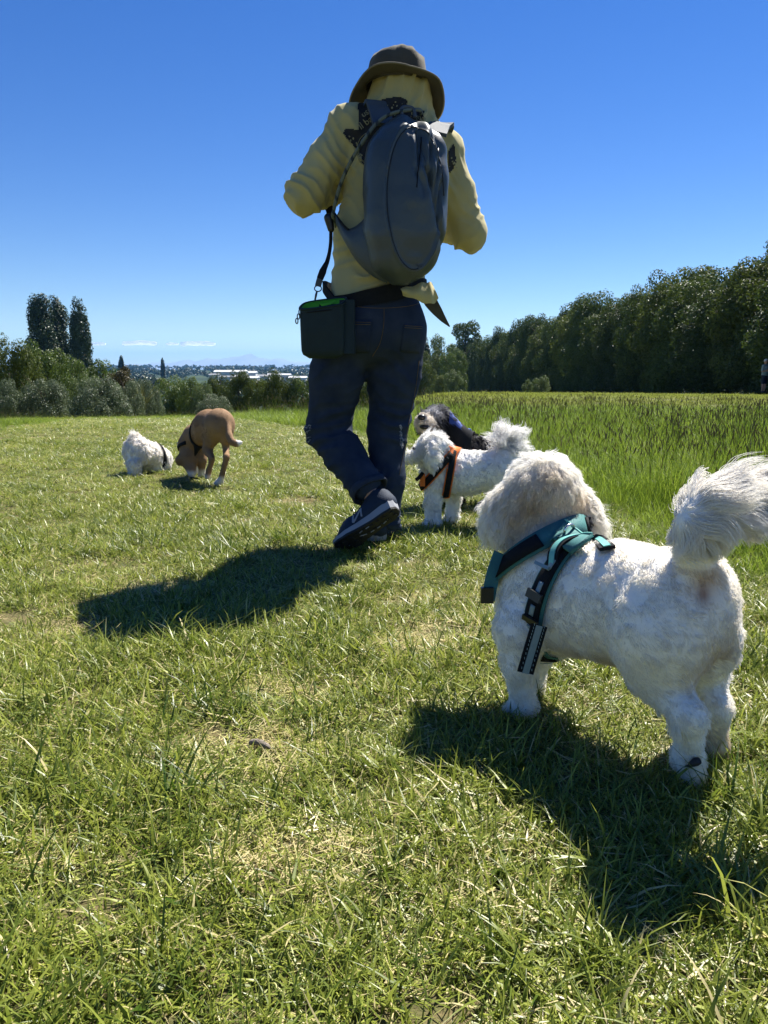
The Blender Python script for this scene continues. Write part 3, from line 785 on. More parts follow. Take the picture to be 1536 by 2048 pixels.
def meadow():
    r = np.random.default_rng(33); kinds = []
    for k in range(4):
        sh = seedheads(2, r, (.24, .40), .09)
        kinds.append(clump_obj('meadow_tuft', [blades(46, r, (.12, .30), (.002, .0046), (.02, .4), (.1, 1.1), .08, 4, straw=.02), blades(12, r, (.08, .2), (.003, .006), (.2, .8), (.2, .9), .08, 3, straw=.06), sh], GR_MEAD))
    for k in range(2):
        kinds.append(clump_obj('meadow_tuft_leafy', [blades(60, r, (.12, .30), (.0025, .0055), (.05, .6), (.3, 1.5), .08, 4, straw=.0)], GR_MEAD))
    kinds.append(clump_obj('meadow_tuft_tall', [blades(18, r, (.18, .36), (.003, .006), (.02, .35), (.1, .8), .08, 4, straw=.03), seedheads(4, r, (.30, .48), .09)], GR_MEAD))
    pts = []; sc = []; kd = []
    for y0, y1, sp, s in ((1.6, 4, .068, .85), (4, 8, .095, 1.0), (8, 15, .15, 1.15), (15, 26, .27, 1.4), (26, 40, .5, 1.7)):
        hw = y1 * .6 + .5; nx = int(2 * hw / sp); ny = int((y1 - y0) / sp)
        X, Y = np.meshgrid(np.linspace(-hw, hw, nx), np.linspace(y0, y1, ny, endpoint=False)); X = X.ravel() + r.uniform(-.6, .6, X.size) * sp; Y = Y.ravel() + r.uniform(-.6, .6, Y.size) * sp
        edge = -mown(X, Y) + .10 * vnoise(np.stack([X, Y, 0 * X], 1), 3.0, 9)
        ok = (np.abs(X) < Y * .58 + .5) & (edge > 0)
        # the far right of the field is short pasture again, and so is the land left beyond the crest
        ok &= ~((Y > 13 + 1.2 * vnoise(np.stack([X, Y, 0 * X], 1), .4, 5)) & (X > 0))
        X, Y, edge = X[ok], Y[ok], edge[ok]
        g = smooth01(edge / .55)
        hv = 1 + .26 * vnoise(np.stack([X, Y, 0 * X], 1), 1.1, 7) + .16 * vnoise(np.stack([X, Y, 0 * X], 1), 3.1, 8)
        f = s * (.36 + .64 * g) * r.uniform(.75, 1.2, len(X))
        left = X < x_right(Y) - .5
        f = np.where(left, f * .5, f)
        hi = f.copy()
        pts.append(np.stack([X, Y, land(X, Y) - .01], 1)); sc.append(np.stack([np.maximum(f, .5), np.maximum(f, .5), np.minimum(hi, 1.0) * hv * np.interp(Y, [2, 4, 9, 16, 26], [1.05, .95, .82, .62, .5])], 1))
        u = r.uniform(0, 1, len(X)); kk = r.integers(0, 4, len(X)); kk = np.where(u < .35 + .6 * (1 - g), r.integers(4, 6, len(X)), kk); kk = np.where((u > .88) & (g > .8) & ~left, 6, kk)
        kd.append(kk)
    pts, sc, kd = np.concatenate(pts), np.concatenate(sc), np.concatenate(kd)
    rot = np.stack([r.normal(0, .06, len(pts)), r.normal(0, .06, len(pts)), r.uniform(0, 6.283, len(pts))], 1)
    print('meadow tufts', len(pts))
    scatter('meadow_grass', pts, rot, sc, kd, None, kinds, 'long green meadow grass with seed heads beside the mown track', 'grass')
meadow()
# ------------------------------------------------------------------ the man walking away
def man_mats():
    d = {}
    d['skin'] = pmat('skin', (0.46, 0.27, 0.19), (0.40, 0.22, 0.15), 30, 0.55)
    m = pmat('shirt_yellow_cotton', (0.47, 0.41, 0.19), (0.41, 0.36, 0.16), 7, 0.9, 0.35, 26, sheen=0.15); d['shirt'] = m
    d['denim'] = pmat('denim_dark_blue', (0.018, 0.027, 0.050), (0.036, 0.048, 0.074), 14, 0.85, 0.25, 300, spec=.1)
    d['denim_worn'] = pmat('denim_faded', (0.035, 0.045, 0.065), (0.02, 0.028, 0.045), 40, 0.9)
    d['stitch'] = pmat('thread_tan', (0.16, 0.11, 0.05), rough=0.8)
    d['white_thread'] = pmat('thread_white', (0.62, 0.64, 0.66), rough=0.9)
    d['hat'] = pmat('hat_olive_canvas', (0.075, 0.065, 0.042), (0.050, 0.045, 0.032), 18, 0.9, 0.2, 300, sheen=.1)
    d['hatedge'] = pmat('hat_binding', (0.20, 0.18, 0.13), rough=0.9)
    d['hair'] = pmat('hair_brown', (0.05, 0.03, 0.018), rough=0.6)
    d['pack'] = pmat('pack_slate_nylon', (0.054, 0.068, 0.072), (0.045, 0.058, 0.062), 9, 0.40, 0.35, 34, spec=0.5)
    d['packpanel'] = pmat('pack_slate_panel', (0.052, 0.074, 0.098), (0.044, 0.064, 0.086), 9, 0.36, 0.12, 420, spec=0.55)
    d['strap'] = pmat('pack_strap_grey', (0.075, 0.09, 0.11), (0.06, 0.075, 0.09), 12, 0.7, 0.2, 300)
    d['packdark'] = pmat('pack_seam_dark', (0.020, 0.025, 0.029), rough=.6)
    d['black'] = pmat('webbing_black', (0.010, 0.011, 0.013), (0.014, 0.015, 0.017), 60, 0.75, 0.3, 400, spec=.12)
    d['plastic'] = pmat('plastic_black', (0.012, 0.012, 0.013), rough=0.35, spec=.5)
    d['pouch'] = pmat('pouch_dark_teal', (0.008, 0.020, 0.024), (0.012, 0.026, 0.030), 18, 0.65, 0.2, 350)
    d['lime'] = pmat('pouch_lining_lime', (0.11, 0.44, 0.02), (0.08, 0.36, 0.015), 20, 0.6)
    d['steel'] = pmat('steel_dark', (0.10, 0.10, 0.11), rough=0.35, metal=0.9)
    d['upper'] = pmat('shoe_navy_mesh', (0.014, 0.024, 0.045), (0.020, 0.032, 0.055), 50, 0.75, 0.4, 260)
    d['foam'] = pmat('shoe_grey_foam', (0.30, 0.31, 0.33), (0.25, 0.26, 0.28), 12, 0.7, 0.1, 120)
    d['outsole'] = pmat('shoe_black_rubber', (0.016, 0.016, 0.016), (0.024, 0.024, 0.022), 40, 0.7, 0.4, 90)
    d['print'] = pmat('print_dark', (0.020, 0.020, 0.022), (0.030, 0.028, 0.028), 60, 0.8)
    d['printlight'] = pmat('print_pale', (0.33, 0.30, 0.17), rough=0.9)
    return d
MM = man_mats()
YAW = math.radians(14)                                   # he heads a little to the left
FW = Vector((-math.sin(YAW), math.cos(YAW), 0)); LF = Vector((-math.cos(YAW), -math.sin(YAW), 0)); UP = Vector((0, 0, 1))
man = thing('person', 'man walking away in a yellow hooded shirt, brimmed hat and dark jeans', 'person', (G(735, 1105).x, 2.78, 0))
J = dict(
    head=P(798, 186, 2.86), neck=P(796, 230, 2.86), chest=P(793, 330, 2.87), belly=P(768, 470, 2.86), waist=P(752, 572, 2.84), hips=P(750, 640, 2.84),
    lsh=P(697, 256, 2.81), rsh=P(886, 304, 2.92), lel=P(610, 388, 2.79), rel=P(938, 466, 2.95),
    lhip=P(688, 668, 2.81), rhip=P(798, 668, 2.87), lkn=P(655, 862, 2.89), rkn=P(776, 858, 2.90), lan=P(742, 985, 2.72), ran=P(768, 1055, 2.85))
J['lwr'] = J['lel'] + Vector((.13, .205, .07)); J['rwr'] = J['rel'] + Vector((-.15, .19, .09))
V3 = lambda v: np.array(v)
def frame_R(f=FW, u=UP):
    f = Vector(f).normalized(); r = f.cross(Vector(u)).normalized(); u2 = r.cross(f)
    return np.array([r, f, u2]).T                        # columns: right, forward, up
R0 = frame_R()
def man_body():
    B = Body(); k = .03
    hd = J['head']
    B.ell(hd + Vector((0, 0, .015)), (.076, .098, .105), R0, k)
    B.ell(hd + FW * .03 - UP * .06, (.058, .066, .062), R0, k)                      # jaw
    B.cap(hd + FW * .098 + UP * .005, hd + FW * .112 - UP * .025, .008, .014, .012)  # nose
    for s in (-1, 1):
        B.ell(hd + LF * (.03 * s) + FW * .094 + UP * .008, (.016, .012, .010), R0, .01, sub=True)
        B.ell(hd + LF * (.03 * s) + FW * .083 + UP * .008, (.012, .012, .012), R0, .004)   # eyeballs
        B.ell(hd + LF * (.03 * s) + FW * .093 + UP * .027, (.022, .008, .006), R0, .01)    # brows
        B.ell(hd + LF * (.078 * s) - FW * .002 - UP * .005, (.010, .022, .033), R0, .01)   # ears
    B.ell(hd + FW * .098 - UP * .060, (.024, .010, .006), R0, .008); B.ell(hd + FW * .096 - UP * .072, (.021, .010, .007), R0, .008)
    B.cap(J['neck'] - UP * .05, hd - UP * .05, .062, .056, k)
    B.cap(J['lsh'], J['rsh'], .055, .055, k)
    B.cap(J['chest'], J['belly'], .115, .11, .06, LF, 1.25); B.cap(J['belly'], J['hips'], .11, .12, .06, LF, 1.25)
    B.cap(J['neck'] - UP * .03, J['chest'], .07, .11, .06, LF, 1.2)
    for s in 'lr':
        B.chain([J[s + 'sh'], J[s + 'el'], J[s + 'wr']], [.050, .040, .027], .02)
        B.chain([J[s + 'hip'], J[s + 'kn'], J[s + 'an']], [.085, .056, .038], .03)
        w = J[s + 'wr']; el = J[s + 'el']; d = (w - el).normalized(); side = (LF if s == 'l' else -LF)
        inw = -side; up2 = (UP - d * UP.dot(d)).normalized(); inw = (inw - d * inw.dot(d) - up2 * inw.dot(up2)).normalized()
        # palm turned towards the chest, fingers curling inwards round the strap
        pc = w + d * .045
        B.cap(w, w + d * .075, .026, .030, .015, inw, .6)
        for i, (off, L, r) in enumerate(((.032, .068, .0085), (.011, .078, .0090), (-.010, .072, .0088), (-.030, .056, .0078))):
            b0 = w + d * .085 + up2 * off
            k1 = b0 + d * (L * .45) + inw * .008; k2 = k1 + d * (L * .15) + inw * (L * .38); k3 = k2 - d * (L * .20) + inw * (L * .18)
            B.chain([b0 - d * .02, b0, k1, k2, k3], [r, r * 1.05, r, r * .9, r * .8], .005)
        t0 = w + d * .025 + up2 * .030; t1 = t0 + d * .035 + up2 * .022 + inw * .012; t2 = t1 + d * .032 + inw * .022
        B.chain([t0, t1, t2], [.013, .0105, .009], .008)
    V, F = B.surface(.0075); V = relax(V, F, 1)
    obj('body', V, F, MM['skin'], man)
    # hair under the hood
    H = Body(); H.ell(hd + UP * .022 - FW * .012, (.084, .098, .106), R0, .02); H.ell(hd + FW * .10 - UP * .05, (.09, .10, .10), R0, .02, sub=True)
    V, F = H.surface(.008); obj('hair', V, F, MM['hair'], man)
man_body()
def folds(V, N, c, axis, amp, wl, rad, seed):
    """cloth creases around a place: waves along an axis that fade with distance"""
    ax = norm(np.array(axis, float)); q = V - np.array(c)
    w = np.exp(-(np.linalg.norm(q, axis=1) / rad) ** 2)
    ph = q @ ax / wl + .9 * vnoise(V, 7, seed) + .35 * vnoise(V, 18, seed + 1)
    s = 1 - np.abs(2 * (ph - np.floor(ph)) - 1); s = s ** 2.2 - .3                 # narrow ridges with broad valleys
    amp = amp * 2.6; gate = smooth01((vnoise(V, 9, seed + 5) + .45) / .8)                            # creases come and go
    return V + N * (amp * w * s * gate)[:, None]
def man_shirt():
    B = Body(); k = .035
    ch, be, wa = J['chest'], J['belly'], J['waist']
    B.cap(ch + UP * .07, ch - UP * .06, .128, .128, .06, LF, 1.30)
    B.cap(ch - UP * .05, be, .128, .125, .06, LF, 1.32)
    B.cap(be, wa - UP * .06, .122, .128, .06, LF, 1.36)
    B.cap(J['lsh'] + LF * -.01, J['rsh'] + LF * .01, .066, .066, .05)
    B.cap(J['neck'] - UP * .055, J['neck'] + UP * .01, .11, .085, .05, LF, 1.25)
    for s in 'lr':
        sh, el, wr = J[s + 'sh'], J[s + 'el'], J[s + 'wr']
        sd = LF if s == 'l' else -LF
        B.chain([sh, sh.lerp(el, .5), el, el.lerp(wr, .5), el.lerp(wr, .93)], [.064, .065, .063, .054, .043], .03)
        B.cap(ch + sd * .08 + UP * .0, sh, .085, .062, .05)
    hd = J['head']
    hh = Body()
    # hood over the head and spreading onto the shoulders
    B.ell(hd - UP * .002 - FW * .006, (.097, .112, .108), R0, .03)
    B.cap(hd - UP * .03 - FW * .012, J['neck'] - UP * .06 - FW * .01, .094, .108, .04, LF, 1.05)
    B.ell(hd + FW * .125 - UP * .03, (.070, .075, .100), R0, .02, sub=True)
    hem_c = P(752, 592, 2.72); hem_n = (-UP - LF * .02)
    wl_, wr_ = J['lwr'], J['rwr']
    V, F = B.surface(.0062, cuts=[(hem_c, hem_n)])
    V = relax(V, F, 3)
    N = vnormals(V, F)
    for s in 'lr':
        el, sh, wr = J[s + 'el'], J[s + 'sh'], J[s + 'wr']
        V = folds(V, N, el, (sh - el).normalized() + (wr - el).normalized() * .3, .008, .038, .10, 3)
        V = folds(V, N, sh.lerp(el, .35), (el - sh).cross(Vector((0, 1, 0))) + UP * .4, .0055, .045, .13, 5)
        V = folds(V, N, sh - UP * .09 + (-LF if s == 'l' else LF) * .02, (LF * (1 if s == 'l' else -1) + UP * .8), .008, .042, .09, 7)
        V = folds(V, N, el.lerp(wr, .5), wr - el, .007, .034, .10, 8)
    V = folds(V, N, P(690, 560, 2.72), UP + LF * .3, .007, .055, .14, 9); V = folds(V, N, P(700, 430, 2.72), UP * .6 - LF, .006, .06, .12, 10)
    V = folds(V, N, hd - UP * .03 - FW * .1, LF + UP * .25, .008, .042, .11, 12); V = folds(V, N, J['neck'] - FW * .1, LF + UP * .5, .010, .04, .11, 13)
    V = V + N * (.0035 * vnoise(V, 16, 4) + .0022 * vnoise(V, 34, 6))[:, None]
    o = obj('hooded_shirt', V, F, MM['shirt'], man)
    return V, F
SHV, SHF = man_shirt(); SHB = bvh(SHV, SHF)
def man_jeans():
    B = Body(); k = .03
    B.cap(J['waist'] - UP * .03, J['hips'], .105, .124, .05, LF, 1.34)
    B.cap(J['hips'] + UP * .01, J['hips'] - UP * .06, .122, .115, .05, LF, 1.36)
    for sd in (-1, 1): B.ell(J['hips'] + LF * .075 * sd - FW * .06 - UP * .035, (.088, .085, .095), R0, .05)
    l, m = J, Vector.lerp
    B.chain([J['lhip'], J['lhip'].lerp(J['lkn'], .45), J['lkn'], J['lkn'].lerp(J['lan'], .4), J['lkn'].lerp(J['lan'], .86)], [.102, .097, .079, .074, .066], .03)
    B.chain([J['rhip'], J['rhip'].lerp(J['rkn'], .45), J['rkn'], J['rkn'].lerp(J['ran'], .5), J['rkn'].lerp(J['ran'], .93)], [.100, .095, .076, .068, .062], .03)
    dl = (J['lan'] - J['lkn']).normalized(); 
    V, F = B.surface(.0085, cuts=[(J['waist'] + UP * .015, UP)])
    V = relax(V, F, 2); N = vnormals(V, F)
    for s, q in (('l', 3), ('r', 5)):
        kn, an, hp = J[s + 'kn'], J[s + 'an'], J[s + 'hip']
        V = folds(V, N, kn - FW * .05, (an - hp) + LF * .05, .008, .05, .11, q); V = folds(V, N, kn.lerp(an, .8), an - kn, .011, .036, .11, q + 1)
        V = folds(V, N, hp - UP * .10, UP + LF * (.7 if s == 'l' else -.7), .008, .05, .12, q + 2); V = folds(V, N, hp.lerp(kn, .6), UP + LF * .6, .005, .07, .14, q + 4)
    V = V + N * (.003 * vnoise(V, 15, 3))[:, None]
    o = obj('jeans', V, F, MM['denim'], man)
    return V, F, o
JNV, JNF, JNO = man_jeans(); JNB = bvh(JNV, JNF)
def on_surface(tree, px, py, off=.002):
    r = ray(px, py).normalized(); hit, n, i, d = tree.ray_cast(Vector((0, 0, CAMZ)), r)
    if hit is None: return None, None
    return hit + n * off, n
def patch(name, tree, corners, mat, parent, off=.003, n=10, m=10, th=.003):
    """cloth patch lying on a surface, between four picture corners (tl, tr, br, bl)"""
    c = [np.array(x, float) for x in corners]; T = []; W = []
    last = None
    for i in range(n + 1):
        for j in range(m + 1):
            u, v = j / m, i / n
            q = (c[0] * (1 - u) + c[1] * u) * (1 - v) + (c[3] * (1 - u) + c[2] * u) * v
            p, nn = on_surface(tree, q[0], q[1], off)
            if p is None: p, nn = last
            last = (p, nn); T.append(p); W.append(nn)
    T = np.array([tuple(x) for x in T]); W = np.array([tuple(x) for x in W]); k = len(T)
    V = np.concatenate([T, T - W * th]); F = []
    id_ = lambda i, j: i * (m + 1) + j
    for i in range(n):
        for j in range(m):
            a = (id_(i, j), id_(i + 1, j), id_(i + 1, j + 1), id_(i, j + 1)); F.append(a); F.append(tuple(x + k for x in a[::-1]))
    rim = [id_(0, j) for j in range(m)] + [id_(i, m) for i in range(n)] + [id_(n, j) for j in range(m, 0, -1)] + [id_(i, 0) for i in range(n, 0, -1)]
    for a, b in zip(rim, rim[1:] + rim[:1]): F.append((a, b, b + k, a + k))
    return obj(name, V, F, mat, parent)
def seam(name, tree, pix, mat, parent, r=.0012, off=.0015, n=6):
    S = spline([(x, y, 0) for x, y in pix], n); pts = []
    for q in S:
        p, nn = on_surface(tree, q[0], q[1], off)
        if p is not None: pts.append(p)
    if len(pts) < 2: return None
    V, F = tube(pts, r, 5); return obj(name, V, F, mat, parent)
def jeans_details():
    for nm, c in (('back_pocket', [(694, 640), (744, 641), (738, 704), (697, 706)]), ('back_pocket', [(808, 648), (846, 650), (838, 706), (800, 702)])):
        o = patch(nm, JNB, c, MM['denim'], man, .004)
        reparent(o, JNO)
        b2 = bvh([v.co for v in o.data.vertices], [p.vertices for p in o.data.polygons])
        for f in (.06, .13):
            cc = [np.array(x, float) for x in c]
            q = [cc[0] * (1 - f) + cc[3] * f, cc[1] * (1 - f) + cc[2] * f]
            S = seam('stitching', b2, [tuple(q[0] * (1 - t) + q[1] * t) for t in (.05, .35, .65, .95)], MM['stitch'], man, .0009)
            if S: reparent(S, JNO)
    for pts in ([(768, 618), (767, 650), (760, 685), (745, 712)], [(700, 612), (740, 616), (780, 616), (820, 612), (846, 604)], [(838, 720), (830, 780), (818, 840), (808, 900), (798, 950)]):
        S = seam('stitching', JNB, pts, MM['stitch'], man, .0010)
        if S: reparent(S, JNO)
    # frayed rip by the right knee and at the left knee
    r = random.Random(4)
    for cx, cy_, n, sx, sy in ((803, 872, 26, 5, 22), (618, 868, 18, 5, 20)):
        parts = []
        for i in range(n):
            p, nn = on_surface(JNB, cx + r.uniform(-sx, 0 if cx > 700 else sx), cy_ + r.uniform(-sy, sy), 0)
            if p is None: continue
            d = Vector((.55 if cx > 700 else -.55, r.uniform(-.4, .2), r.uniform(-1, .4))) * r.uniform(.008, .022)
            parts.append(tube(spline([p, p + d * .5 + nn * .006, p + d + Vector((0, 0, -.006))], 3), .0006, 3))
        V, F = joinmesh(parts); o = obj('frayed_threads', V, F, MM['white_thread'], man); reparent(o, JNO)
        tag(o, 'white frayed threads at a rip in the knee')
jeans_details()
# turned-up hem of the left leg
def hem():
    d = (J['lan'] - J['lkn']).normalized(); c = J['lkn'].lerp(J['lan'], .93); pts = []
    u = d.cross(Vector((0, 1, 0))).normalized(); v = d.cross(u)
    def band(c, d, u, v, r0, r1, hgt, seed):
        rows = []
        for rr, zz in ((r0 - .006, -hgt * .2), (r0, -hgt), (r0 + .006, -hgt * .95), (r1 + .005, -.1 * hgt), (r1 + .004, hgt * .5), (r1 - .006, hgt * .4)):
            rows.append([np.array(c + (u * math.cos(a) + v * math.sin(a)) * (rr + .0035 * math.sin(3 * a + seed) + .002 * math.sin(7 * a)) + d * (zz * -1 + .005 * math.sin(2 * a + seed))) for a in np.linspace(0, 6.283, 40, endpoint=False)])
        V = np.array(rows).reshape(-1, 3); n = 40
        F = [(i * n + j, i * n + (j + 1) % n, (i + 1) * n + (j + 1) % n, (i + 1) * n + j) for i in range(5) for j in range(n)]
        return V, F
    V, F = band(c, d, u, v, .067, .066, .020, 1.0)
    o = obj('trouser_hem', V, F, MM['denim_worn'], man); reparent(o, JNO)
    d = (J['ran'] - J['rkn']).normalized(); c = J['rkn'].lerp(J['ran'], .97); u = d.cross(Vector((0, 1, 0))).normalized(); v = d.cross(u)
    V, F = band(c, d, u, v, .060, .060, .016, 2.0); o = obj('trouser_hem', V, F, MM['denim'], man); reparent(o, JNO)
hem()
# ------------------------------------------------------------------ shoes
def shoe(heel, toe, up, logo):
    """shoe from heel point to toe point (both at the sole), up = direction out of the sole"""
    heel, toe, up = Vector(heel), Vector(toe), Vector(up)
    f = (toe - heel).normalized(); L = (toe - heel).length; up = (up - f * up.dot(f)).normalized(); s = f.cross(up)      # s: right side
    root = bpy.data.objects.new('shoe', None); put(root, man)
    def at(x, y, z): return np.array(heel + f * (x * L) + s * y + up * z)
    xs = np.linspace(0, 1, 22)
    hw = np.interp(xs, [0, .04, .15, .35, .55, .72, .86, .95, 1], [.012, .026, .033, .031, .037, .046, .042, .028, .008])
    def slab(z0, z1, g0, g1, nm, mat):
        rings = []
        for x, w in zip(xs, hw):
            a, b = z0(x), z1(x)
            rings.append([at(x, -w - g0, a), at(x, -w - g1, b), at(x, w + g1, b), at(x, w + g0, a)])
        V = np.array(rings).reshape(-1, 3); m = len(xs); F = []
        for i in range(m - 1):
            for j in range(4):
                F.append((i * 4 + j, (i + 1) * 4 + j, (i + 1) * 4 + (j + 1) % 4, i * 4 + (j + 1) % 4))
        F += [(0, 1, 2, 3), tuple((m - 1) * 4 + j for j in (3, 2, 1, 0))]
        o = obj(nm, V, F, mat, root, smooth=False); return o
    rise = lambda x: .018 * max(0, (x - .75) / .25) ** 2 + .006 * max(0, (.12 - x) / .12)
    slab(lambda x: rise(x), lambda x: rise(x) + .009, .001, .002, 'outsole', MM['outsole'])
    slab(lambda x: rise(x) + .0085, lambda x: rise(x) + np.interp(x, [0, .3, .7, 1], [.040, .034, .024, .016]), .002, .005, 'midsole', MM['foam'])
    # worn pale curve let into the tread
    S = spline([at(x, y, rise(x) - .001) for x, y in ((.18, .006), (.32, .014), (.5, .012), (.62, -.006), (.56, -.020), (.42, -.02))], 5); V, F = tube(S, .0022, 5); obj('tread_line', V, F, MM['foam'], root)
    for i in range(9):
        x = .08 + i * .105
        w = np.interp(x, xs, hw) * .8
        for sy in (-1, 1):
            V, F = box((0, 0, 0), (.014, w * .62, .004)); V = np.array([at(x + v[0] / L, sy * w * .5 + v[1], rise(x) - .0015 + v[2]) for v in V]); obj('tread_block', V, F, MM['outsole'], root, False)
    B = Body()
    A = lambda x, y, z: at(x, y, z)
    B.chain([A(.12, 0, .055), A(.40, 0, .058), A(.68, 0, .042), A(.90, 0, .030)], [.034, .036, .040, .026], .03)
    B.cap(A(.13, 0, .06), A(.17, 0, .105), .034, .040, .03); B.cap(A(.30, 0, .07), A(.24, 0, .105), .032, .036, .03)
    V, F = B.surface(.006, cuts=[(at(0, 0, .020), tuple(-up)), (at(.2, 0, .112), tuple(up - f * .1))]); V = relax(V, F, 1)
    obj('upper', V, F, MM['upper'], root); tr = bvh(V, F)
    for i in range(6):        # laces
        x = .42 + i * .055; z = .2
        pts = []
        for y in np.linspace(-.022, .022, 7):
            h, n, _, _ = tr.ray_cast(Vector(at(x + (.01 if i % 2 else -.01) * y / .02, y, .2)), -up)
            if h: pts.append(h + n * .002)
        if len(pts) > 2:
            V, F = tube(pts, .0022, 5); obj('lace', V, F, MM['black'], root)
    # letter on both sides of the upper
    for sd in (-1, 1):
        strokes = []
        for (x0, z0), (x1, z1) in (((.44, .040), (.41, .070)), ((.41, .070), (.58, .036)), ((.58, .036), (.55, .066))):
            L_, R_ = [], []
            for t in np.linspace(0, 1, 6):
                x, z = x0 + (x1 - x0) * t, z0 + (z1 - z0) * t
                dv = np.array([x1 - x0, (z1 - z0) / L]); nv = np.array([-dv[1], dv[0]]) / np.linalg.norm(dv) * .012
                for sg, lst in ((1, L_), (-1, R_)):
                    h, n, _, _ = tr.ray_cast(Vector(at(x + nv[0] * sg, sd * .12, z + nv[1] * sg * L)), s * -sd)
                    if h: lst.append(np.array(h + n * .0012))
            if len(L_) == len(R_) == 6:
                strokes.append(ribbon(L_, R_, .0012, np.array([tuple(s * sd)] * 6)))
        if strokes:
            V, F = joinmesh(strokes); o = obj('side_letter', V, F, MM['foam'], root, False)
    V, F = tube([at(.16 + .10 * math.cos(a) * .9 + .05, .036 * math.sin(a), .110 - .01 * math.cos(a)) for a in np.linspace(0, 6.283, 16, endpoint=False)], .008, 6, closed=True); obj('collar', V, F, MM['black'], root)
    # sock
    V, F = tube([at(.20, 0, .09), at(.21, 0, .13), at(.22, 0, .16)], .040, 12); obj('sock', V, F, MM['black'], root)
    return root
toeL = G(674, 1106) + Vector((0, 0, .006)); heelL = P(797, 1022, 2.625)
fL = (heelL - toeL)
# sole of the raised foot faces right and back
shoe(heelL, toeL, Vector((-.46, .72, .45)), True)
toeR = G(738, 1098); toeR = Vector((toeR.x - .06, 3.00, .012)); heelR = Vector((P(762, 1098, 2.80).x, 2.78, .010))
shoe(heelR, toeR, UP, False)
# ------------------------------------------------------------------ hat
def hat():
    hd = J['head']; c = hd + UP * .034 - FW * .005 + LF * .010 - UP * .008
    root = bpy.data.objects.new('sun_hat', None); put(root, man)
    n = 56; prof = [(.107, -.012), (.104, .02), (.100, .048), (.093, .070), (.081, .085), (.058, .096), (.03, .101), (.004, .102)]
    V, F = lathe(prof, n); V[:, 1] *= 1.12
    a = np.arctan2(V[:, 1], V[:, 0])
    cr = smooth01((V[:, 2] - .02) / .07)
    rad = norm(V * np.array([1, 1, .6]))
    V = V + rad * (cr * (.0025 * np.sin(a * 7 + 3 * vnoise(V, 18, 2)) + .007 * vnoise(V, 30, 3) + .004 * vnoise(V, 60, 4)))[:, None]
    V = V @ R0.T + np.array(c); obj('crown', V, F, MM['hat'], root)
    # brim: flat at the back, hanging at the sides and front
    rings = []; m = 7
    for i in range(m + 1):
        t = i / m; row = []
        for j in range(n):
            aa = 2 * math.pi * j / n; ca, sa = math.cos(aa), math.sin(aa)          # sa>0 front
            ri = .105; ro = ri + .050 + .010 * abs(ca)
            droop = .006 + .062 * smooth01((sa + .8) / 1.4) + .045 * (abs(ca) ** 3) * (1 if ca > 0 else .5) * smooth01((sa + .9) / .6)
            back = .002 * max(0, -sa) ** 2
            r = ri + (ro - ri) * t
            z = -droop * t ** 1.3 + back * t + .006 * math.sin(3 * aa + 1.0) * t + .016 * t * max(0, -ca)
            row.append((r * ca, r * 1.1 * sa, z))
        rings.append(row)
    V = np.array(rings).reshape(-1, 3); V2 = V + np.array([0, 0, -.004]); k = len(V); F = []
    for i in range(m):
        for j in range(n):
            q = (i * n + j, i * n + (j + 1) % n, (i + 1) * n + (j + 1) % n, (i + 1) * n + j); F.append(q); F.append(tuple(x + k for x in q[::-1]))
    V = np.concatenate([V, V2]) @ R0.T + np.array(c); obj('brim', V, F, MM['hat'], root)
    V, F = tube(np.array(rings[m]) @ R0.T + np.array(c) - np.array([0, 0, .002]), .0032, 6, closed=True); obj('brim_binding', V, F, MM['hatedge'], root)
    V, F = lathe([(.1075, -.002), (.1068, .014)], n); V[:, 1] *= 1.12; obj('hat_band', V @ R0.T + np.array(c), F, MM['hat'], root)
hat()
# ------------------------------------------------------------------ print on the back of the shirt
def flat_text(txt, size):
    cu = bpy.data.curves.new('t', 'FONT'); cu.body = txt; cu.size = size; cu.align_x = 'CENTER'; cu.align_y = 'CENTER'; cu.offset = size * .012; cu.resolution_u = 3
    o = bpy.data.objects.new('t', cu); COL.objects.link(o); bpy.context.view_layer.update()
    me = o.to_mesh(); V = np.array([tuple(v.co) for v in me.vertices]); F = [tuple(p.vertices) for p in me.polygons]; o.to_mesh_clear()
    bpy.data.objects.remove(o); bpy.data.curves.remove(cu); return V, F
def fillpoly(name, pix, mat, off=.0025, step=5.0, parent=None):
    """printed shape: fine grid of picture cells inside an outline, laid on the shirt"""
    pts = np.array(pix, float); x0, y0 = pts.min(0); x1, y1 = pts.max(0)
    gx = np.arange(x0, x1 + step, step); gy = np.arange(y0, y1 + step, step)
    X, Y = np.meshgrid(gx, gy); q = np.stack([X.ravel(), Y.ravel()], 1)
    ins = np.zeros(len(q), bool); m = len(pts)
    for i in range(m):
        a, b = pts[i], pts[(i + 1) % m]
        c = ((a[1] > q[:, 1]) != (b[1] > q[:, 1])) & (q[:, 0] < (b[0] - a[0]) * (q[:, 1] - a[1]) / (b[1] - a[1] + 1e-9) + a[0]); ins ^= c
    V, idx = [], {}
    for k in np.where(ins)[0]:
        p, nn = on_surface(SHB, q[k, 0], q[k, 1], off)
        if p is not None: idx[k] = len(V); V.append(tuple(p))
    F = []; w = len(gx)
    for k in idx:
        c = (k, k + w, k + w + 1, k + 1)
        if all(z in idx for z in c):
            d = [V[idx[z]] for z in c]
            if max((Vector(d[i]) - Vector(d[(i + 1) % 4])).length for i in range(4)) < .05: F.append(tuple(idx[z] for z in c))
    if F: return obj(name, V, F, mat, parent)
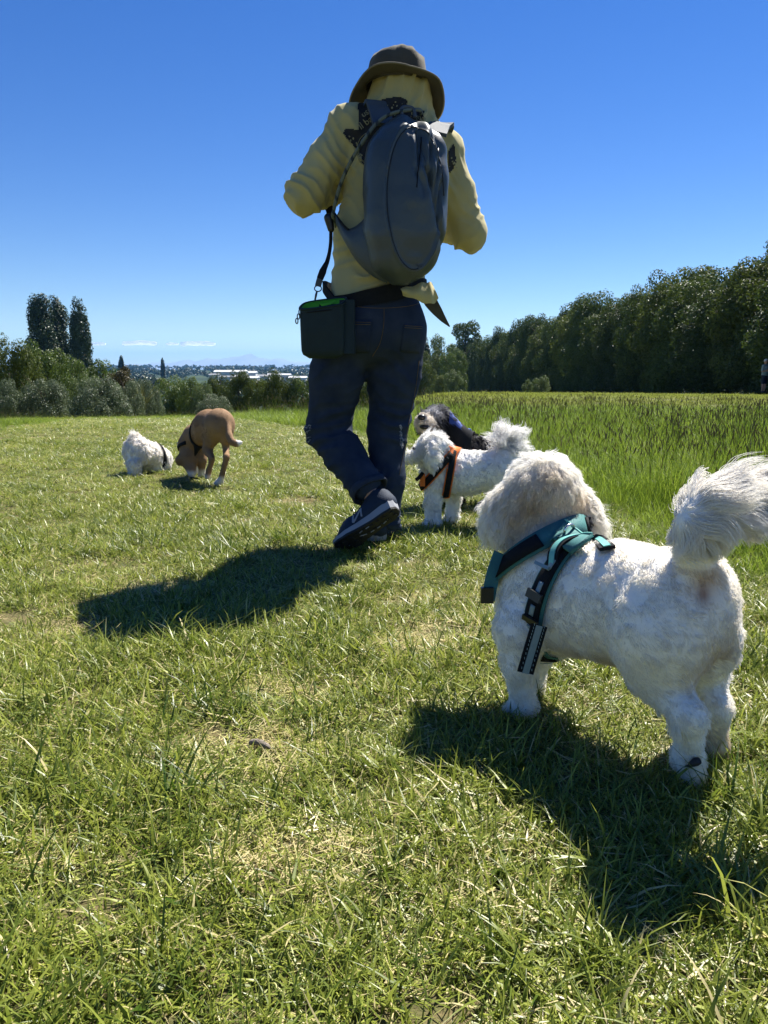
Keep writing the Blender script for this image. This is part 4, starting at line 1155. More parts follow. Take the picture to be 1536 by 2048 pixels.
def pix_text(name, txt, cx, cy_, size, ang, mat, off=.0045):
    V, F = flat_text(txt, 1.0); ca, sa = math.cos(ang), math.sin(ang); out = []; last = None
    for v in V:
        x, y = v[0] * size, -v[1] * size
        p, nn = on_surface(SHB, cx + x * ca - y * sa, cy_ + x * sa + y * ca, off)
        if p is None: p = last if last is not None else Vector((0, 0, 0))
        last = p; out.append(tuple(p))
    return obj(name, out, F, mat, man, False)
def shirt_print():
    st = 2.2
    outlines = [[(714, 208), (730, 200), (800, 196), (818, 212), (850, 222), (846, 246), (800, 260), (750, 270), (745, 330), (722, 322), (712, 300), (700, 286), (684, 268), (690, 256), (706, 256), (717, 260)],
                [(770, 196), (800, 192), (815, 200), (814, 226), (780, 226)], [(716, 322), (742, 318), (744, 336), (728, 330)],
                [(896, 300), (908, 282), (912, 318), (900, 350), (896, 345)], [(896, 320), (914, 322), (906, 340), (897, 346)]]
    for i, o_ in enumerate(outlines): fillpoly('shirt_print', o_, MM['print'], .0022 + .0005 * i, st, man)
    for txt, x, y, s, a in (('use', 733, 226, 17, -.62), ('ll bac', 734, 244, 19, -.62), ('ono', 840, 236, 13, .1)):
        pix_text('shirt_lettering', txt, x, y, s, a, MM['printlight'])
    r = random.Random(8)
    for k in range(26):    # pale turtle-shell flecks inside the dark print
        x, y = r.choice([(695, 268), (706, 284), (716, 296), (724, 312), (795, 206), (806, 216), (838, 238), (786, 215), (903, 310), (904, 330)]); x += r.uniform(-8, 8); y += r.uniform(-8, 8); s = r.uniform(1.2, 3.0)
        pts = [(x + s * math.cos(t) * r.uniform(.6, 1.2), y + s * math.sin(t) * r.uniform(.6, 1.2)) for t in np.linspace(0, 6.283, 7, endpoint=False)]
        vs_ = [on_surface(SHB, *p, .0050)[0] for p in pts]
        if all(v is not None for v in vs_) and max((a - b).length for a in vs_ for b in vs_) < .03: obj('shirt_print_fleck', [tuple(v) for v in vs_], [tuple(range(6, -1, -1))], MM['printlight'], man, False)
    for c0, rr in (((752, 300), 34), ((752, 300), 38)):
        seam('shirt_print_ring', SHB, [(c0[0] + rr * math.cos(t), c0[1] + rr * math.sin(t)) for t in np.linspace(1.9, 4.4, 9)], MM['printlight'], man, .0012, .005)
shirt_print()
# ------------------------------------------------------------------ backpack
def backpack():
    cen = P(815, 400, 2.60)
    root = thing('backpack', 'slate grey rounded backpack worn on the back of the walking man', 'backpack', tuple(cen))
    yaw = math.radians(14)
    rt = Vector((math.cos(yaw), math.sin(yaw), 0)); bk = Vector((math.sin(yaw), -math.cos(yaw), 0))       # bk: away from his back, towards us
    ax = (P(812, 242, 2.63) - P(806, 566, 2.63)).normalized(); bk = (bk - ax * bk.dot(ax)).normalized(); rt = ax.cross(bk) * -1
    if rt.x < 0: rt = -rt
    top, bot = P(814, 236, 2.66), P(806, 571, 2.64); H = (top - bot).length
    n, m = 220, 110; V = []
    ss = np.linspace(0, 1, 401)
    def soft(ys):
        q = np.interp(ss, [0, .04, .12, .3, .5, .7, .85, .94, 1], ys); e = np.concatenate([np.full(30, 0.0) + q[0], q, np.full(30, 0.0) + q[-1]])
        return np.convolve(e, np.hanning(61) / np.hanning(61).sum(), 'valid')
    WS = soft([.010, .074, .110, .136, .141, .140, .130, .104, .010]); DS = soft([.010, .070, .096, .116, .117, .103, .076, .050, .008])
    for i in range(m + 1):
        s = i / m                                             # 0 bottom .. 1 top
        w = np.interp(s, ss, WS)
        d = np.interp(s, ss, DS)
        sh = np.interp(s, [0, .15, .4, 1], [-.012, -.004, 0, 0])
        c = np.array(bot.lerp(top, s)) + np.array(rt) * sh
        for j in range(n):
            a = 2 * math.pi * j / n; ca, sa = math.cos(a), math.sin(a)
            x = w * np.sign(ca) * abs(ca) ** .8; y = d * np.sign(sa) * abs(sa) ** .85
            if y < 0: y *= .45                                # flat against his back
            V.append(c + np.array(rt) * x + np.array(bk) * y)
    V = np.array(V); F = []
    for i in range(m):
        for j in range(n): F.append((i * n + j, i * n + (j + 1) % n, (i + 1) * n + (j + 1) % n, (i + 1) * n + j))
    F += [tuple(range(n))[::-1], tuple(m * n + j for j in range(n))]
    Fq = np.array([f for f in F if len(f) == 4]); N = vnormals(V, Fq)
    cx = (V - np.array(cen)) @ np.array(rt); cz = (V - np.array(bot)) @ np.array(ax) / H; cb = (V - np.array(cen)) @ np.array(bk)
    # slack cloth: long vertical creases in the upper right, soft dents elsewhere
    up_ = smooth01((cz - .42) / .25) * smooth01((1.0 - cz) / .12); rgt = smooth01((cx + .02) / .06)
    ph = cx / .021 + 1.6 * vnoise(V, 9, 3) + .5 * cz
    V = V + N * (up_ * rgt * .014 * ((1 - np.abs(2 * (ph * .48 - np.floor(ph * .48)) - 1)) ** 1.5 - .4))[:, None] + N * (.004 * vnoise(V, 11, 5) + .0025 * vnoise(V, 26, 6))[:, None]
    for x0, w_, z0_, z1_, am in ((.012, .006, .60, .86, .011), (.050, .007, .52, .84, .012), (.075, .006, .40, .92, .011), (.098, .006, .30, .80, .010), (.115, .007, .2, .66, .010), (.030, .005, .70, .9, .008)):
        xc = x0 + .012 * np.sin(cz * 9 + x0 * 60) + .006 * vnoise(V, 14, 7)
        V = V + N * (1.35 * am * np.exp(-((cx - xc) / w_) ** 2) * smooth01((cz - z0_) / .1) * smooth01((z1_ - cz) / .1) * (cb > -.03))[:, None]
    # seam channel round the front panel
    def panel_r(x, z): return np.sqrt(((x - .012) / .098) ** 2 + ((z - .50) / .42) ** 2)
    pr = panel_r(cx, cz); front = cb > -.02
    V = V + N * (np.where(front, -.006 * np.exp(-((pr - 1) / .035) ** 2) + .006 * (pr < 1), 0))[:, None]
    # folded hang at the very top
    V = V + N * (.006 * smooth01((cz - .8) / .1) * np.sin(cx / .018 + 4 * vnoise(V, 8, 9)))[:, None]
    if Vector(N[n * 50 + n // 4]).dot(bk) < 0: F = [f[::-1] for f in F]
    body = obj('main_compartment', V, F, MM['pack'], root); tr = bvh(V, F)
    def hit(x, z, off=.003):
        o = np.array(bot.lerp(top, z)) + np.array(rt) * x + np.array(bk) * .5
        h, nn, _, _ = tr.ray_cast(Vector(o), -bk)
        return (h + nn * off) if h is not None else None
    # zip round the panel
    loop = [hit(.012 + .098 * math.cos(a), .50 + .42 * math.sin(a), .001) for a in np.linspace(math.pi * .02, math.pi * 1.55, 60)]
    V2, F2 = tube([p for p in loop if p is not None], .0018, 6); obj('zip', V2, F2, MM['packdark'], root)
    for sx in (.020,):
        pts = [hit(sx + .012 * math.sin(z * 9), z, .001) for z in np.linspace(.55, .86, 12)]; V2, F2 = tube([p for p in pts if p is not None], .0020, 6); obj('zip', V2, F2, MM['black'], root)
    p = hit(.085, .80, .004); V2, F2 = tube([p, p - ax * .03 + bk * .006], .003, 6); obj('zip_pull', V2, F2, MM['plastic'], root)
    # small crest stitched low on the panel, a haul loop on top
    for zz, w in ((.105, .012), (.095, .008)):
        q = [hit(.03 + x, zz + .006 * abs(x) / w, .0015) for x in np.linspace(-w, w, 5)]; V2, F2 = tube([a for a in q if a is not None], .0012, 5); obj('stitched_mark', V2, F2, MM['strap'], root)
    S = spline([top - rt * .02 + bk * .01, top - rt * .015 + UP * .03, top + rt * .02 + UP * .03, top + rt * .025 + bk * .01], 6); V2, F2 = tube(S, .006, 8); obj('haul_loop', V2, F2, MM['strap'], root)
    def strap(name, pts, wid, th, mat, wdir=None, n=8):
        S = spline(pts, n); T = norm(np.gradient(S, axis=0)); L_, R_, NN = [], [], []
        for i, q in enumerate(S):
            wd = np.array(wdir[0]) * (1 - i / (len(S) - 1)) + np.array(wdir[1]) * i / (len(S) - 1); wd = norm(wd - T[i] * (wd @ T[i]))
            ww = np.interp(i / (len(S) - 1), np.linspace(0, 1, len(wid)), wid)
            L_.append(q - wd * ww / 2); R_.append(q + wd * ww / 2); NN.append(norm(np.cross(T[i], wd)))
        V_, F_ = ribbon(L_, R_, th, np.array(NN)); return obj(name, V_, F_, mat, root, smooth=False)
    # shoulder straps: over each shoulder, down the chest and back under the arm
    for s, px0, shp, ch, lo in (('l', P(768, 246, 2.67), P(747, 205, 2.77), J['lsh'] - LF * .07 - UP * .12 + FW * .145, P(668, 425, 2.80)),
                                ('r', P(872, 262, 2.70), P(888, 254, 2.84), J['rsh'] + LF * .07 - UP * .12 + FW * .145, P(880, 470, 2.80))):
        strap('shoulder_strap', [px0, px0.lerp(shp, .5) + UP * .018, shp, shp.lerp(ch, .5) + FW * .03, ch], [.075, .07, .065, .06, .055], .012, MM['strap'], ((rt, rt)))
        low = lo + FW * .06
        strap('lower_strap', [ch, ch.lerp(low, .5) + FW * .02 + (LF if s == 'l' else -LF) * .05, low, lo], [.05, .03, .025, .025], .004, MM['black'], (rt, UP))
    # side wing that ties the left bottom of the pack to the lower strap
    g = []
    up_edge = [(668, 421), (684, 443), (698, 457), (718, 447), (738, 424), (752, 400)]
    lo_edge = [(666, 428), (678, 462), (694, 492), (715, 524), (745, 552), (775, 566)]
    Ys = [2.74, 2.72, 2.69, 2.665, 2.64, 2.63]
    A = spline([P(x, y_, Y) for (x, y_), Y in zip(up_edge, Ys)], 5); Bb = spline([P(x, y_, Y) for (x, y_), Y in zip(lo_edge, Ys)], 5)
    rows = 6; W = []
    for i in range(rows + 1):
        t = i / rows; q = A * (1 - t) + Bb * t; W.append(q + np.array([0, -1, 0]) * (.012 * math.sin(math.pi * t)))
    W = np.array(W); mm = len(A); Vw = np.concatenate([W.reshape(-1, 3), W.reshape(-1, 3) + np.array([0, .012, 0])]); k = (rows + 1) * mm; Fw = []
    for i in range(rows):
        for j in range(mm - 1):
            q = (i * mm + j, (i + 1) * mm + j, (i + 1) * mm + j + 1, i * mm + j + 1); Fw.append(q); Fw.append(tuple(x + k for x in q[::-1]))
    for j in range(mm - 1):
        Fw.append((j, j + 1, j + 1 + k, j + k)); b = rows * mm; Fw.append((b + j + 1, b + j, b + j + k, b + j + 1 + k))
    obj('side_wing', Vw, Fw, MM['pack'], root)
    strap('wing_cord', [P(668, 424, 2.735), P(682, 444, 2.712), P(697, 459, 2.682)], [.006, .006], .003, MM['black'], (UP, UP))
    # hip belt lying on the shirt hem and the jeans
    ctr = [(640, 606), (670, 604), (700, 602), (730, 596), (760, 590), (790, 583), (820, 576), (846, 570)]
    S = []
    for x, y_ in ctr:
        hs_ = [t.ray_cast(Vector((0, 0, CAMZ)), ray(x, y_).normalized()) for t in (SHB, JNB)]
        hs_ = [h for h in hs_ if h[0] is not None]
        if hs_:
            h = min(hs_, key=lambda q: q[3]); S.append(h[0] - ray(x, y_).normalized() * .010)
    fr = [J['waist'] - LF * .185 + FW * .03, J['waist'] - LF * .12 + FW * .135, J['waist'] + LF * .10 + FW * .14, J['waist'] + LF * .185 + FW * .03]
    strap('hip_belt', S + fr + [S[0]], [.040, .050, .055, .058, .050, .04, .03, .03, .03], .007, MM['black'], (UP, UP), 6)
    # loose tail of dark cloth at the right hip
    t0 = [P(852, 586, 2.74), P(862, 605, 2.73), P(874, 622, 2.73), P(886, 638, 2.735), P(899, 653, 2.74)]
    strap('belt_tail', t0, [.05, .046, .036, .022, .004], .005, MM['hat'], ((Vector((.7, .1, .5)), Vector((.8, 0, .5)))), 5)
    return root
PACK = backpack()
def shirt_corner():
    """corner of the shirt blown out at the right hip"""
    rows = []
    A = spline([P(800, 578, 2.665), P(830, 570, 2.66), P(853, 564, 2.665), P(864, 566, 2.68)], 6); B = spline([P(806, 590, 2.665), P(838, 602, 2.645), P(862, 608, 2.65), P(876, 598, 2.67)], 6)
    n = len(A); R_ = 8
    for i in range(R_ + 1):
        t = i / R_; q = A * (1 - t) + B * t; q = q + np.array([0, -1, 0]) * (.016 * math.sin(math.pi * t)) + np.outer(.005 * np.sin(np.arange(n) * .9 + t * 4), [0, -1, .5]); rows.append(q)
    W = np.array(rows).reshape(-1, 3); V = np.concatenate([W, W + np.array([.002, .004, 0])]); k = len(W); F = []
    for i in range(R_):
        for j in range(n - 1):
            q = (i * n + j, (i + 1) * n + j, (i + 1) * n + j + 1, i * n + j + 1); F.append(q); F.append(tuple(x + k for x in q[::-1]))
    obj('shirt_tail', V, F, MM['shirt'], man)
shirt_corner()
# ------------------------------------------------------------------ pouch and leash
def pouch():
    Yp = 2.67
    c = P(647, 662, Yp); root = thing('treat_pouch', 'dark teal waist pouch with lime lining hanging at the left hip of the man', 'pouch', tuple(c))
    yaw = math.radians(-12); rt = np.array([math.cos(yaw), math.sin(yaw), 0]); bk = np.array([math.sin(yaw), -math.cos(yaw), 0]); up = np.array([0, 0, 1.0])
    z1 = P(647, 606, Yp).z; z0 = P(647, 717, Yp).z; cx = np.array([c.x, Yp, 0]); n = 40
    def ring(z, w, d, g=1.0, dz=0):
        out = []
        for j in range(n):
            a = 2 * math.pi * j / n; ca, sa = math.cos(a), math.sin(a)
            x = w * np.sign(ca) * abs(ca) ** .45; y = d * np.sign(sa) * abs(sa) ** .6
            out.append(cx + rt * x + bk * y + up * (z + dz * x - dz * 4.2 * (y + .012)))
        return out
    zs = np.linspace(0, 1, 14); rows = []
    for t in zs:
        w = np.interp(t, [0, .04, .12, .7, 1], [.050, .070, .078, .080, .080]); d = np.interp(t, [0, .05, .15, .6, 1], [.012, .024, .030, .038, .040])
        rows.append(ring(z0 + (z1 - z0) * t, w, d, dz=.10 * t))
    V = np.array(rows).reshape(-1, 3); F = []
    for i in range(len(zs) - 1):
        for j in range(n): F.append((i * n + j, i * n + (j + 1) % n, (i + 1) * n + (j + 1) % n, (i + 1) * n + j)[::-1])
    F.append(tuple(range(n)))
    N = norm(V - np.array([cx[0], cx[1], 0]) * np.array([1, 1, 0]) - np.array([0, 0, 1]) * V[:, 2:3]); V = V + N * (.002 * vnoise(V, 22, 2))[:, None]
    obj('pouch_body', V, F, MM['pouch'], root)
    # drawn-in lining
    inn = [ring(z1 - .001, .078, .038, dz=.10), ring(z1 + .004, .074, .034, dz=.10), ring(z1 - .012, .066, .029, dz=.1), ring(z1 - .05, .06, .024, dz=.05)]
    V = np.array(inn).reshape(-1, 3); F = [(i * n + j, i * n + (j + 1) % n, (i + 1) * n + (j + 1) % n, (i + 1) * n + j)[::-1] for i in range(3) for j in range(n)] + [tuple(3 * n + j for j in range(n))]
    obj('lining', V, F, MM['lime'], root)
    V, F = tube(ring(z1 + .003, .080, .040, dz=.10), .0042, 6, closed=True); obj('rim', V, F, MM['pouch'], root)
    # lime flap standing out of the mouth
    L_ = [P(640, 609, Yp - .03), P(655, 606, Yp - .02), P(668, 601, Yp - .005)]; R_ = [P(644, 613, Yp - .034), P(662, 609, Yp - .03), P(672, 603, Yp - .01)]
    V, F = ribbon(np.array(L_), np.array(R_), .002, np.array([[0, -1, .4]] * 3)); obj('lining_flap', V, F, MM['lime'], root, False)
    # front pocket, zip and back panel
    V, F = tube([cx + rt * x + bk * (.0415 - 2.2 * x * x) + up * (z0 + (z1 - z0) * .84 + .085 * x) for x in np.linspace(-.068, .045, 12)], .0022, 6); obj('zip', V, F, MM['black'], root)
    pl = P(600, 632, Yp - .01)
    for k in range(3):
        q = P(600 - k * 3.2, 624 + k * 9, Yp - .01); S = [q + Vector((.004 * math.cos(a), 0, .009 * math.sin(a))) for a in np.linspace(0, 6.283, 12, endpoint=False)]
        V, F = tube(S, .0021, 5, closed=True); obj('zip_pull_link', V, F, MM['plastic'], root)
    q = P(603, 617, Yp - .01); V, F = tube([P(606, 616, Yp - .005), P(601, 620, Yp - .01)], .003, 6); obj('zip_slider', V, F, MM['plastic'], root)
    V, F = box(cx + rt * .086 + bk * .0 + up * ((z0 + z1) / 2 + .012), (.05, .022, (z1 - z0) * .96), np.stack([rt, bk, up], 1)); obj('side_panel', V, F, MM['pouch'], root, False)
    # belt loop to the waist
    V, F = box(cx + rt * .03 - bk * .045 + up * (z1 - .02), (.10, .05, .035), np.stack([rt, bk, up], 1)); obj('belt_loop', V, F, MM['black'], root, False)
    return root
pouch()
def leash():
    root = thing('dog_leash', 'striped cord leash slung across the back of the man and clipped above his pouch', 'leash', tuple(P(670, 400, 2.65)))
    m, n, l, b = nmat('leash_striped_cord')
    at = n.new('ShaderNodeAttribute'); at.attribute_name = 'run'
    fr = n.new('ShaderNodeMath'); fr.operation = 'FRACT'; l.new(at.outputs['Fac'], fr.inputs[0])
    gt = n.new('ShaderNodeMath'); gt.operation = 'GREATER_THAN'; gt.inputs[1].default_value = .72; l.new(fr.outputs[0], gt.inputs[0])
    mx = n.new('ShaderNodeMix'); mx.data_type = 'RGBA'; mx.inputs[6].default_value = (.115, .135, .105, 1); mx.inputs[7].default_value = (.02, .03, .035, 1); l.new(gt.outputs[0], mx.inputs[0]); l.new(mx.outputs[2], b.inputs['Base Color']); b.inputs['Roughness'].default_value = .8
    pix = [(842, 222, 2.70), (822, 220, 2.665), (795, 224, 2.645), (771, 233, 2.64), (750, 250, 2.635), (732, 274, 2.63), (712, 305, 2.645), (694, 338, 2.665), (680, 372, 2.685), (671, 405, 2.70), (665, 432, 2.72)]
    # behind the far side: over the right shoulder and across the chest, returning at the left hip
    front = [J['lsh'] - UP * .34 + FW * .12 - LF * .01, J['chest'] + FW * .165, J['rsh'] + LF * .09 + UP * .07 + FW * .07, J['rsh'] + LF * .10 + UP * .085 - FW * .02]
    S = spline([P(665, 432, 2.72)] + front + [P(*p) for p in pix], 8)
    V, F = tube(S, .0062, 8); o = obj('cord', V, F, m, root)
    run = np.concatenate([[0], np.cumsum(np.linalg.norm(np.diff(S, axis=0), axis=1))]); ph = np.tile(np.arange(8) / 8, len(S))
    vattr(o.data, 'run', np.repeat(run / .045, 8) + ph * .5)
    # buckle block at the waist and the webbing that hangs to the clip
    B = Body(); B.cap(P(657, 436, 2.74), P(662, 458, 2.74), .016, .012, .01); V, F = B.surface(.004); obj('buckle', V, F, MM['plastic'], root)
    def strap(name, pts, wid, th, mat):
        S = spline([P(*p) for p in pts], 6); T = norm(np.gradient(S, axis=0)); wd = norm(np.cross(T, np.array([0, -1.0, 0])))
        ww = np.interp(np.linspace(0, 1, len(S)), np.linspace(0, 1, len(wid)), wid)[:, None]
        V, F = ribbon(S - wd * ww / 2, S + wd * ww / 2, th, np.array([[0, -1.0, 0]] * len(S))); return obj(name, V, F, mat, root, False)
    strap('strap', [(662, 460, 2.74), (661, 490, 2.73), (656, 518, 2.715), (648, 540, 2.70)], [.012, .012, .018], .004, MM['black'])
    strap('padded_grip', [(652, 527, 2.70), (646, 543, 2.69), (640, 558, 2.69)], [.012, .024, .022], .010, MM['black'])
    strap('webbing_end', [(641, 555, 2.688), (638, 565, 2.688), (636, 573, 2.688)], [.021, .021], .006, MM['strap'])
    ring = [P(636 + 7 * math.cos(a), 577 + 6 * math.sin(a), 2.688) for a in np.linspace(0, 6.283, 16, endpoint=False)]; V, F = tube(ring, .0022, 6, closed=True); obj('ring', V, F, MM['steel'], root)
    V, F = tube([P(634, 582, 2.688), P(632, 590, 2.688), P(630, 600, 2.685)], [.003, .0042, .003], 7); obj('clip', V, F, MM['steel'], root)
leash()
# ------------------------------------------------------------------ dogs: shared tools
FUR = furmat('dog_fur', trans=.42); 
def skinmat(name, rough=.8):
    m, n, l, b = nmat(name); at = n.new('ShaderNodeAttribute'); at.attribute_name = 'tint'
    l.new(at.outputs['Color'], b.inputs['Base Color']); b.inputs['Roughness'].default_value = rough; b.inputs['Specular IOR Level'].default_value = .2
    tc = n.new('ShaderNodeTexCoord'); nb = n.new('ShaderNodeTexNoise'); nb.inputs['Scale'].default_value = 180; nb.inputs['Detail'].default_value = 5; l.new(tc.outputs['Object'], nb.inputs['Vector'])
    bp = n.new('ShaderNodeBump'); bp.inputs['Strength'].default_value = .35; bp.inputs['Distance'].default_value = .004; l.new(nb.outputs['Fac'], bp.inputs['Height']); l.new(bp.outputs[0], b.inputs['Normal'])
    return m
COAT = skinmat('dog_coat')
NOSE = pmat('dog_nose_black', (.012, .011, .011), rough=.35, spec=.5); EYE = pmat('dog_eye', (.015, .010, .008), rough=.12, spec=.6); PAD = pmat('dog_paw_pad', (.05, .045, .045), (.02, .018, .018), 120, rough=.8)
def fur(name, V, F, parent, N, length, flow, tint, radius=.0005, seg=5, lift=.45, droop=.25, wave=.0, wlen=.03, clump=.5, guides=1500, jit=.25, seed=1, dens=None):
    """strands on a body: length(P), flow(P, n) combing direction, tint(P) colour -> one curves object"""
    r = np.random.default_rng(seed)
    T = np.concatenate([F[:, [0, 1, 2]], F[:, [0, 2, 3]]]); A = V[T]; ar = np.linalg.norm(np.cross(A[:, 1] - A[:, 0], A[:, 2] - A[:, 0]), axis=1)
    if dens is not None: ar = ar * np.maximum(dens(A.mean(1)), 0)
    t = r.choice(len(T), N, p=ar / ar.sum()); u = r.uniform(0, 1, (N, 2)); fl = u.sum(1) > 1; u[fl] = 1 - u[fl]
    w = np.stack([1 - u.sum(1), u[:, 0], u[:, 1]], 1)
    VN = vnormals(V, F)
    Pt = (A[t] * w[:, :, None]).sum(1); Nn = norm((VN[T[t]] * w[:, :, None]).sum(1))
    L = length(Pt) * r.uniform(.65, 1.15, N); ok = L > .0015; Pt, Nn, L = Pt[ok], Nn[ok], L[ok]; N = len(Pt)
    fl = flow(Pt, Nn); fl = norm(fl - Nn * (fl * Nn).sum(1, keepdims=True))
    # clump guides
    gi = r.choice(N, min(guides, N), replace=False); g = np.empty(N, int)
    for a in range(0, N, 4000):
        d = ((Pt[a:a + 4000, None] - Pt[None, gi]) ** 2).sum(2) if len(gi) <= 2500 else None
        g[a:a + 4000] = d.argmin(1)
    G_ = gi[g]
    jn = r.normal(0, jit, (N, 3)); cj = r.normal(0, jit * 1.6, (len(gi), 3))
    d0 = norm(Nn * lift + fl * (1 - lift) + jn * .5 + cj[g] * .6)
    pts = np.empty((N, seg + 1, 3)); pts[:, 0] = Pt - Nn * .0008
    d = d0.copy(); dn = np.array([0, 0, -1.0])
    for k in range(1, seg + 1):
        pts[:, k] = pts[:, k - 1] + d * (L / seg)[:, None]
        d = norm(d + (fl * .5 + dn * 1.0) * droop / 1.0 + jn * .08)
    if wave:
        ph = r.uniform(0, 6.283, len(gi))[g]; a1 = norm(np.cross(d0, Nn + .01)); a2 = Nn
        s = np.linspace(0, 1, seg + 1)[None] * L[:, None]
        am = wave * np.linspace(0, 1, seg + 1)[None] ** .8
        pts = pts + a1[:, None] * (am * np.sin(s / wlen * 6.283 + ph[:, None]))[:, :, None] + a2[:, None] * (am * .7 * np.cos(s / wlen * 6.283 + ph[:, None]))[:, :, None]
    if clump:
        tt = (np.linspace(0, 1, seg + 1) ** 1.3)[None, :, None] * clump
        off = (Pt - Pt[G_])[:, None]; near = np.exp(-(np.linalg.norm(Pt - Pt[G_], axis=1) / (np.maximum(L, .006) * 1.2)) ** 2)[:, None, None]
        tgt = pts[G_] + off * .15
        pts = pts * (1 - tt * near) + tgt * tt * near
    c = bpy.data.hair_curves.new(name); c.add_curves([seg + 1] * N)
    c.position_data.foreach_set('vector', pts.astype(np.float32).ravel())
    rad = (radius * r.uniform(.7, 1.3, N))[:, None] * np.interp(np.linspace(0, 1, seg + 1), [0, .5, 1], [1, .85, .18])[None]
    a = c.attributes.new('radius', 'FLOAT', 'POINT') if 'radius' not in c.attributes else c.attributes['radius']; a.data.foreach_set('value', rad.astype(np.float32).ravel())
    col = np.clip(tint(Pt) * r.normal(1, .06, (N, 1)), 0, .95); a = c.attributes.new('tint', 'FLOAT_COLOR', 'CURVE'); a.data.foreach_set('color', np.concatenate([col, np.ones((N, 1))], 1).astype(np.float32).ravel())
    c.materials.append(FUR)
    o = bpy.data.objects.new(name, c); put(o, parent); return o
def dog_mesh(parent, B, h, tint, it=1, lump=0.0, post=None, name='body'):
    V, F = B.surface(h, post=post); V = relax(V, F, it); N = vnormals(V, F)
    if lump: V = V + N * (lump * vnoise(V, 40, 3) + lump * .5 * vnoise(V, 90, 4))[:, None]
    o = obj(name, V, F, COAT, parent); vcol(o.data, 'tint', np.clip(tint(V), 0, .95)); return V, F, o
def axis_flow(h, down=.35):
    h = np.array(h, float)
    def f(Pt, Nn): return -h[None] * 1.0 + np.array([0, 0, -down]) + 0 * Pt      # hair lies backwards and down
    return f
def wrap(tree, c, n, width, th, off, up=(0, 0, 1), a0=0, a1=2 * math.pi, steps=40, reach=.5, wfun=None):
    """strap round a body in the plane through c with normal n: rays from outside find the coat"""
    c = Vector(c); n = Vector(n).normalized(); u = (Vector(up) - n * Vector(up).dot(n)).normalized(); v = n.cross(u)
    L, R, NN, prev = [], [], [], None
    full = abs(a1 - a0) > 6.28
    for k in range(steps if full else steps + 1):
        a = a0 + (a1 - a0) * k / steps; d = u * math.cos(a) + v * math.sin(a)
        e = []
        w = width if wfun is None else wfun(a)
        for s in (-.5, .5):
            o = c + n * (w * s); h, nn, _, dist = tree.ray_cast(o + d * reach, -d)
            if h is None: h = prev if prev is not None else o + d * .1
            prev = h; e.append(np.array(h + d * off))
        L.append(e[0]); R.append(e[1]); NN.append(np.array(d))
    L = np.array(L); R = np.array(R)
    for _ in range(3):
        if full: L = (np.roll(L, 1, 0) + 2 * L + np.roll(L, -1, 0)) / 4; R = (np.roll(R, 1, 0) + 2 * R + np.roll(R, -1, 0)) / 4
        else: L[1:-1] = (L[:-2] + 2 * L[1:-1] + L[2:]) / 4; R[1:-1] = (R[:-2] + 2 * R[1:-1] + R[2:]) / 4
    return ribbon(L, R, th, np.array(NN), closed=full)
def pix_strap(tree, pix, width, th, off, n=6, back=0.0):
    """strap along a line of sight points laid on a coat"""
    S = spline([(x, y, 0) for x, y in pix], n); C, NN = [], []
    for q in S:
        r = ray(q[0], q[1]).normalized(); h, nn, _, _ = tree.ray_cast(Vector((0, 0, CAMZ)), r)
        if h is None: continue
        C.append(np.array(h + nn * off)); NN.append(np.array(nn))
    C = np.array(C); NN = np.array(NN)
    for _ in range(2):
        C[1:-1] = (C[:-2] + 2 * C[1:-1] + C[2:]) / 4; NN[1:-1] = NN[:-2] + NN[1:-1] + NN[2:]
    NN = norm(NN); T = norm(np.gradient(C, axis=0)); W = norm(np.cross(T, NN))
    ww = np.interp(np.linspace(0, 1, len(C)), np.linspace(0, 1, len(width)), width)[:, None] if not np.isscalar(width) else width
    return ribbon(C - W * ww / 2, C + W * ww / 2, th, NN), C, NN, W
def paw(B, p, d, r=.026, k=.01):
    d = Vector(d); d.z = 0; d.normalize(); s = Vector((-d.y, d.x, 0)); p = Vector(p)
    B.ell(p + Vector((0, 0, r * .75)), (r * 1.05, r * 1.05, r * .75), k=.015)
    for i in (-1.5, -.5, .5, 1.5): B.cap(p + s * i * r * .42 + d * r * .3 + Vector((0, 0, r * .55)), p + s * i * r * .48 + d * r * (1.15 - .12 * abs(i)) + Vector((0, 0, r * .42)), r * .36, r * .34, .006)
def cuff(parts): return joinmesh(parts)
MINT = pmat('harness_mint', (.050, .175, .17), (.042, .15, .145), 40, .7, .3, 400); MINTP = pmat('harness_piping', (.15, .44, .39), rough=.6)
WEB = MM['black']; REFL = pmat('harness_reflective', (.22, .30, .31), (.18, .25, .26), 120, .4, spec=.6); METAL = pmat('ring_steel', (.6, .6, .62), rough=.25, metal=1.0)
ORANGE = pmat('harness_orange', (.80, .20, .03), (.70, .16, .025), 40, .7, .3, 400); BLUE = pmat('harness_blue', (.045, .10, .36), (.04, .08, .30), 40, .7, .3, 300); BROWNL = pmat('collar_brown', (.06, .03, .015), rough=.5)

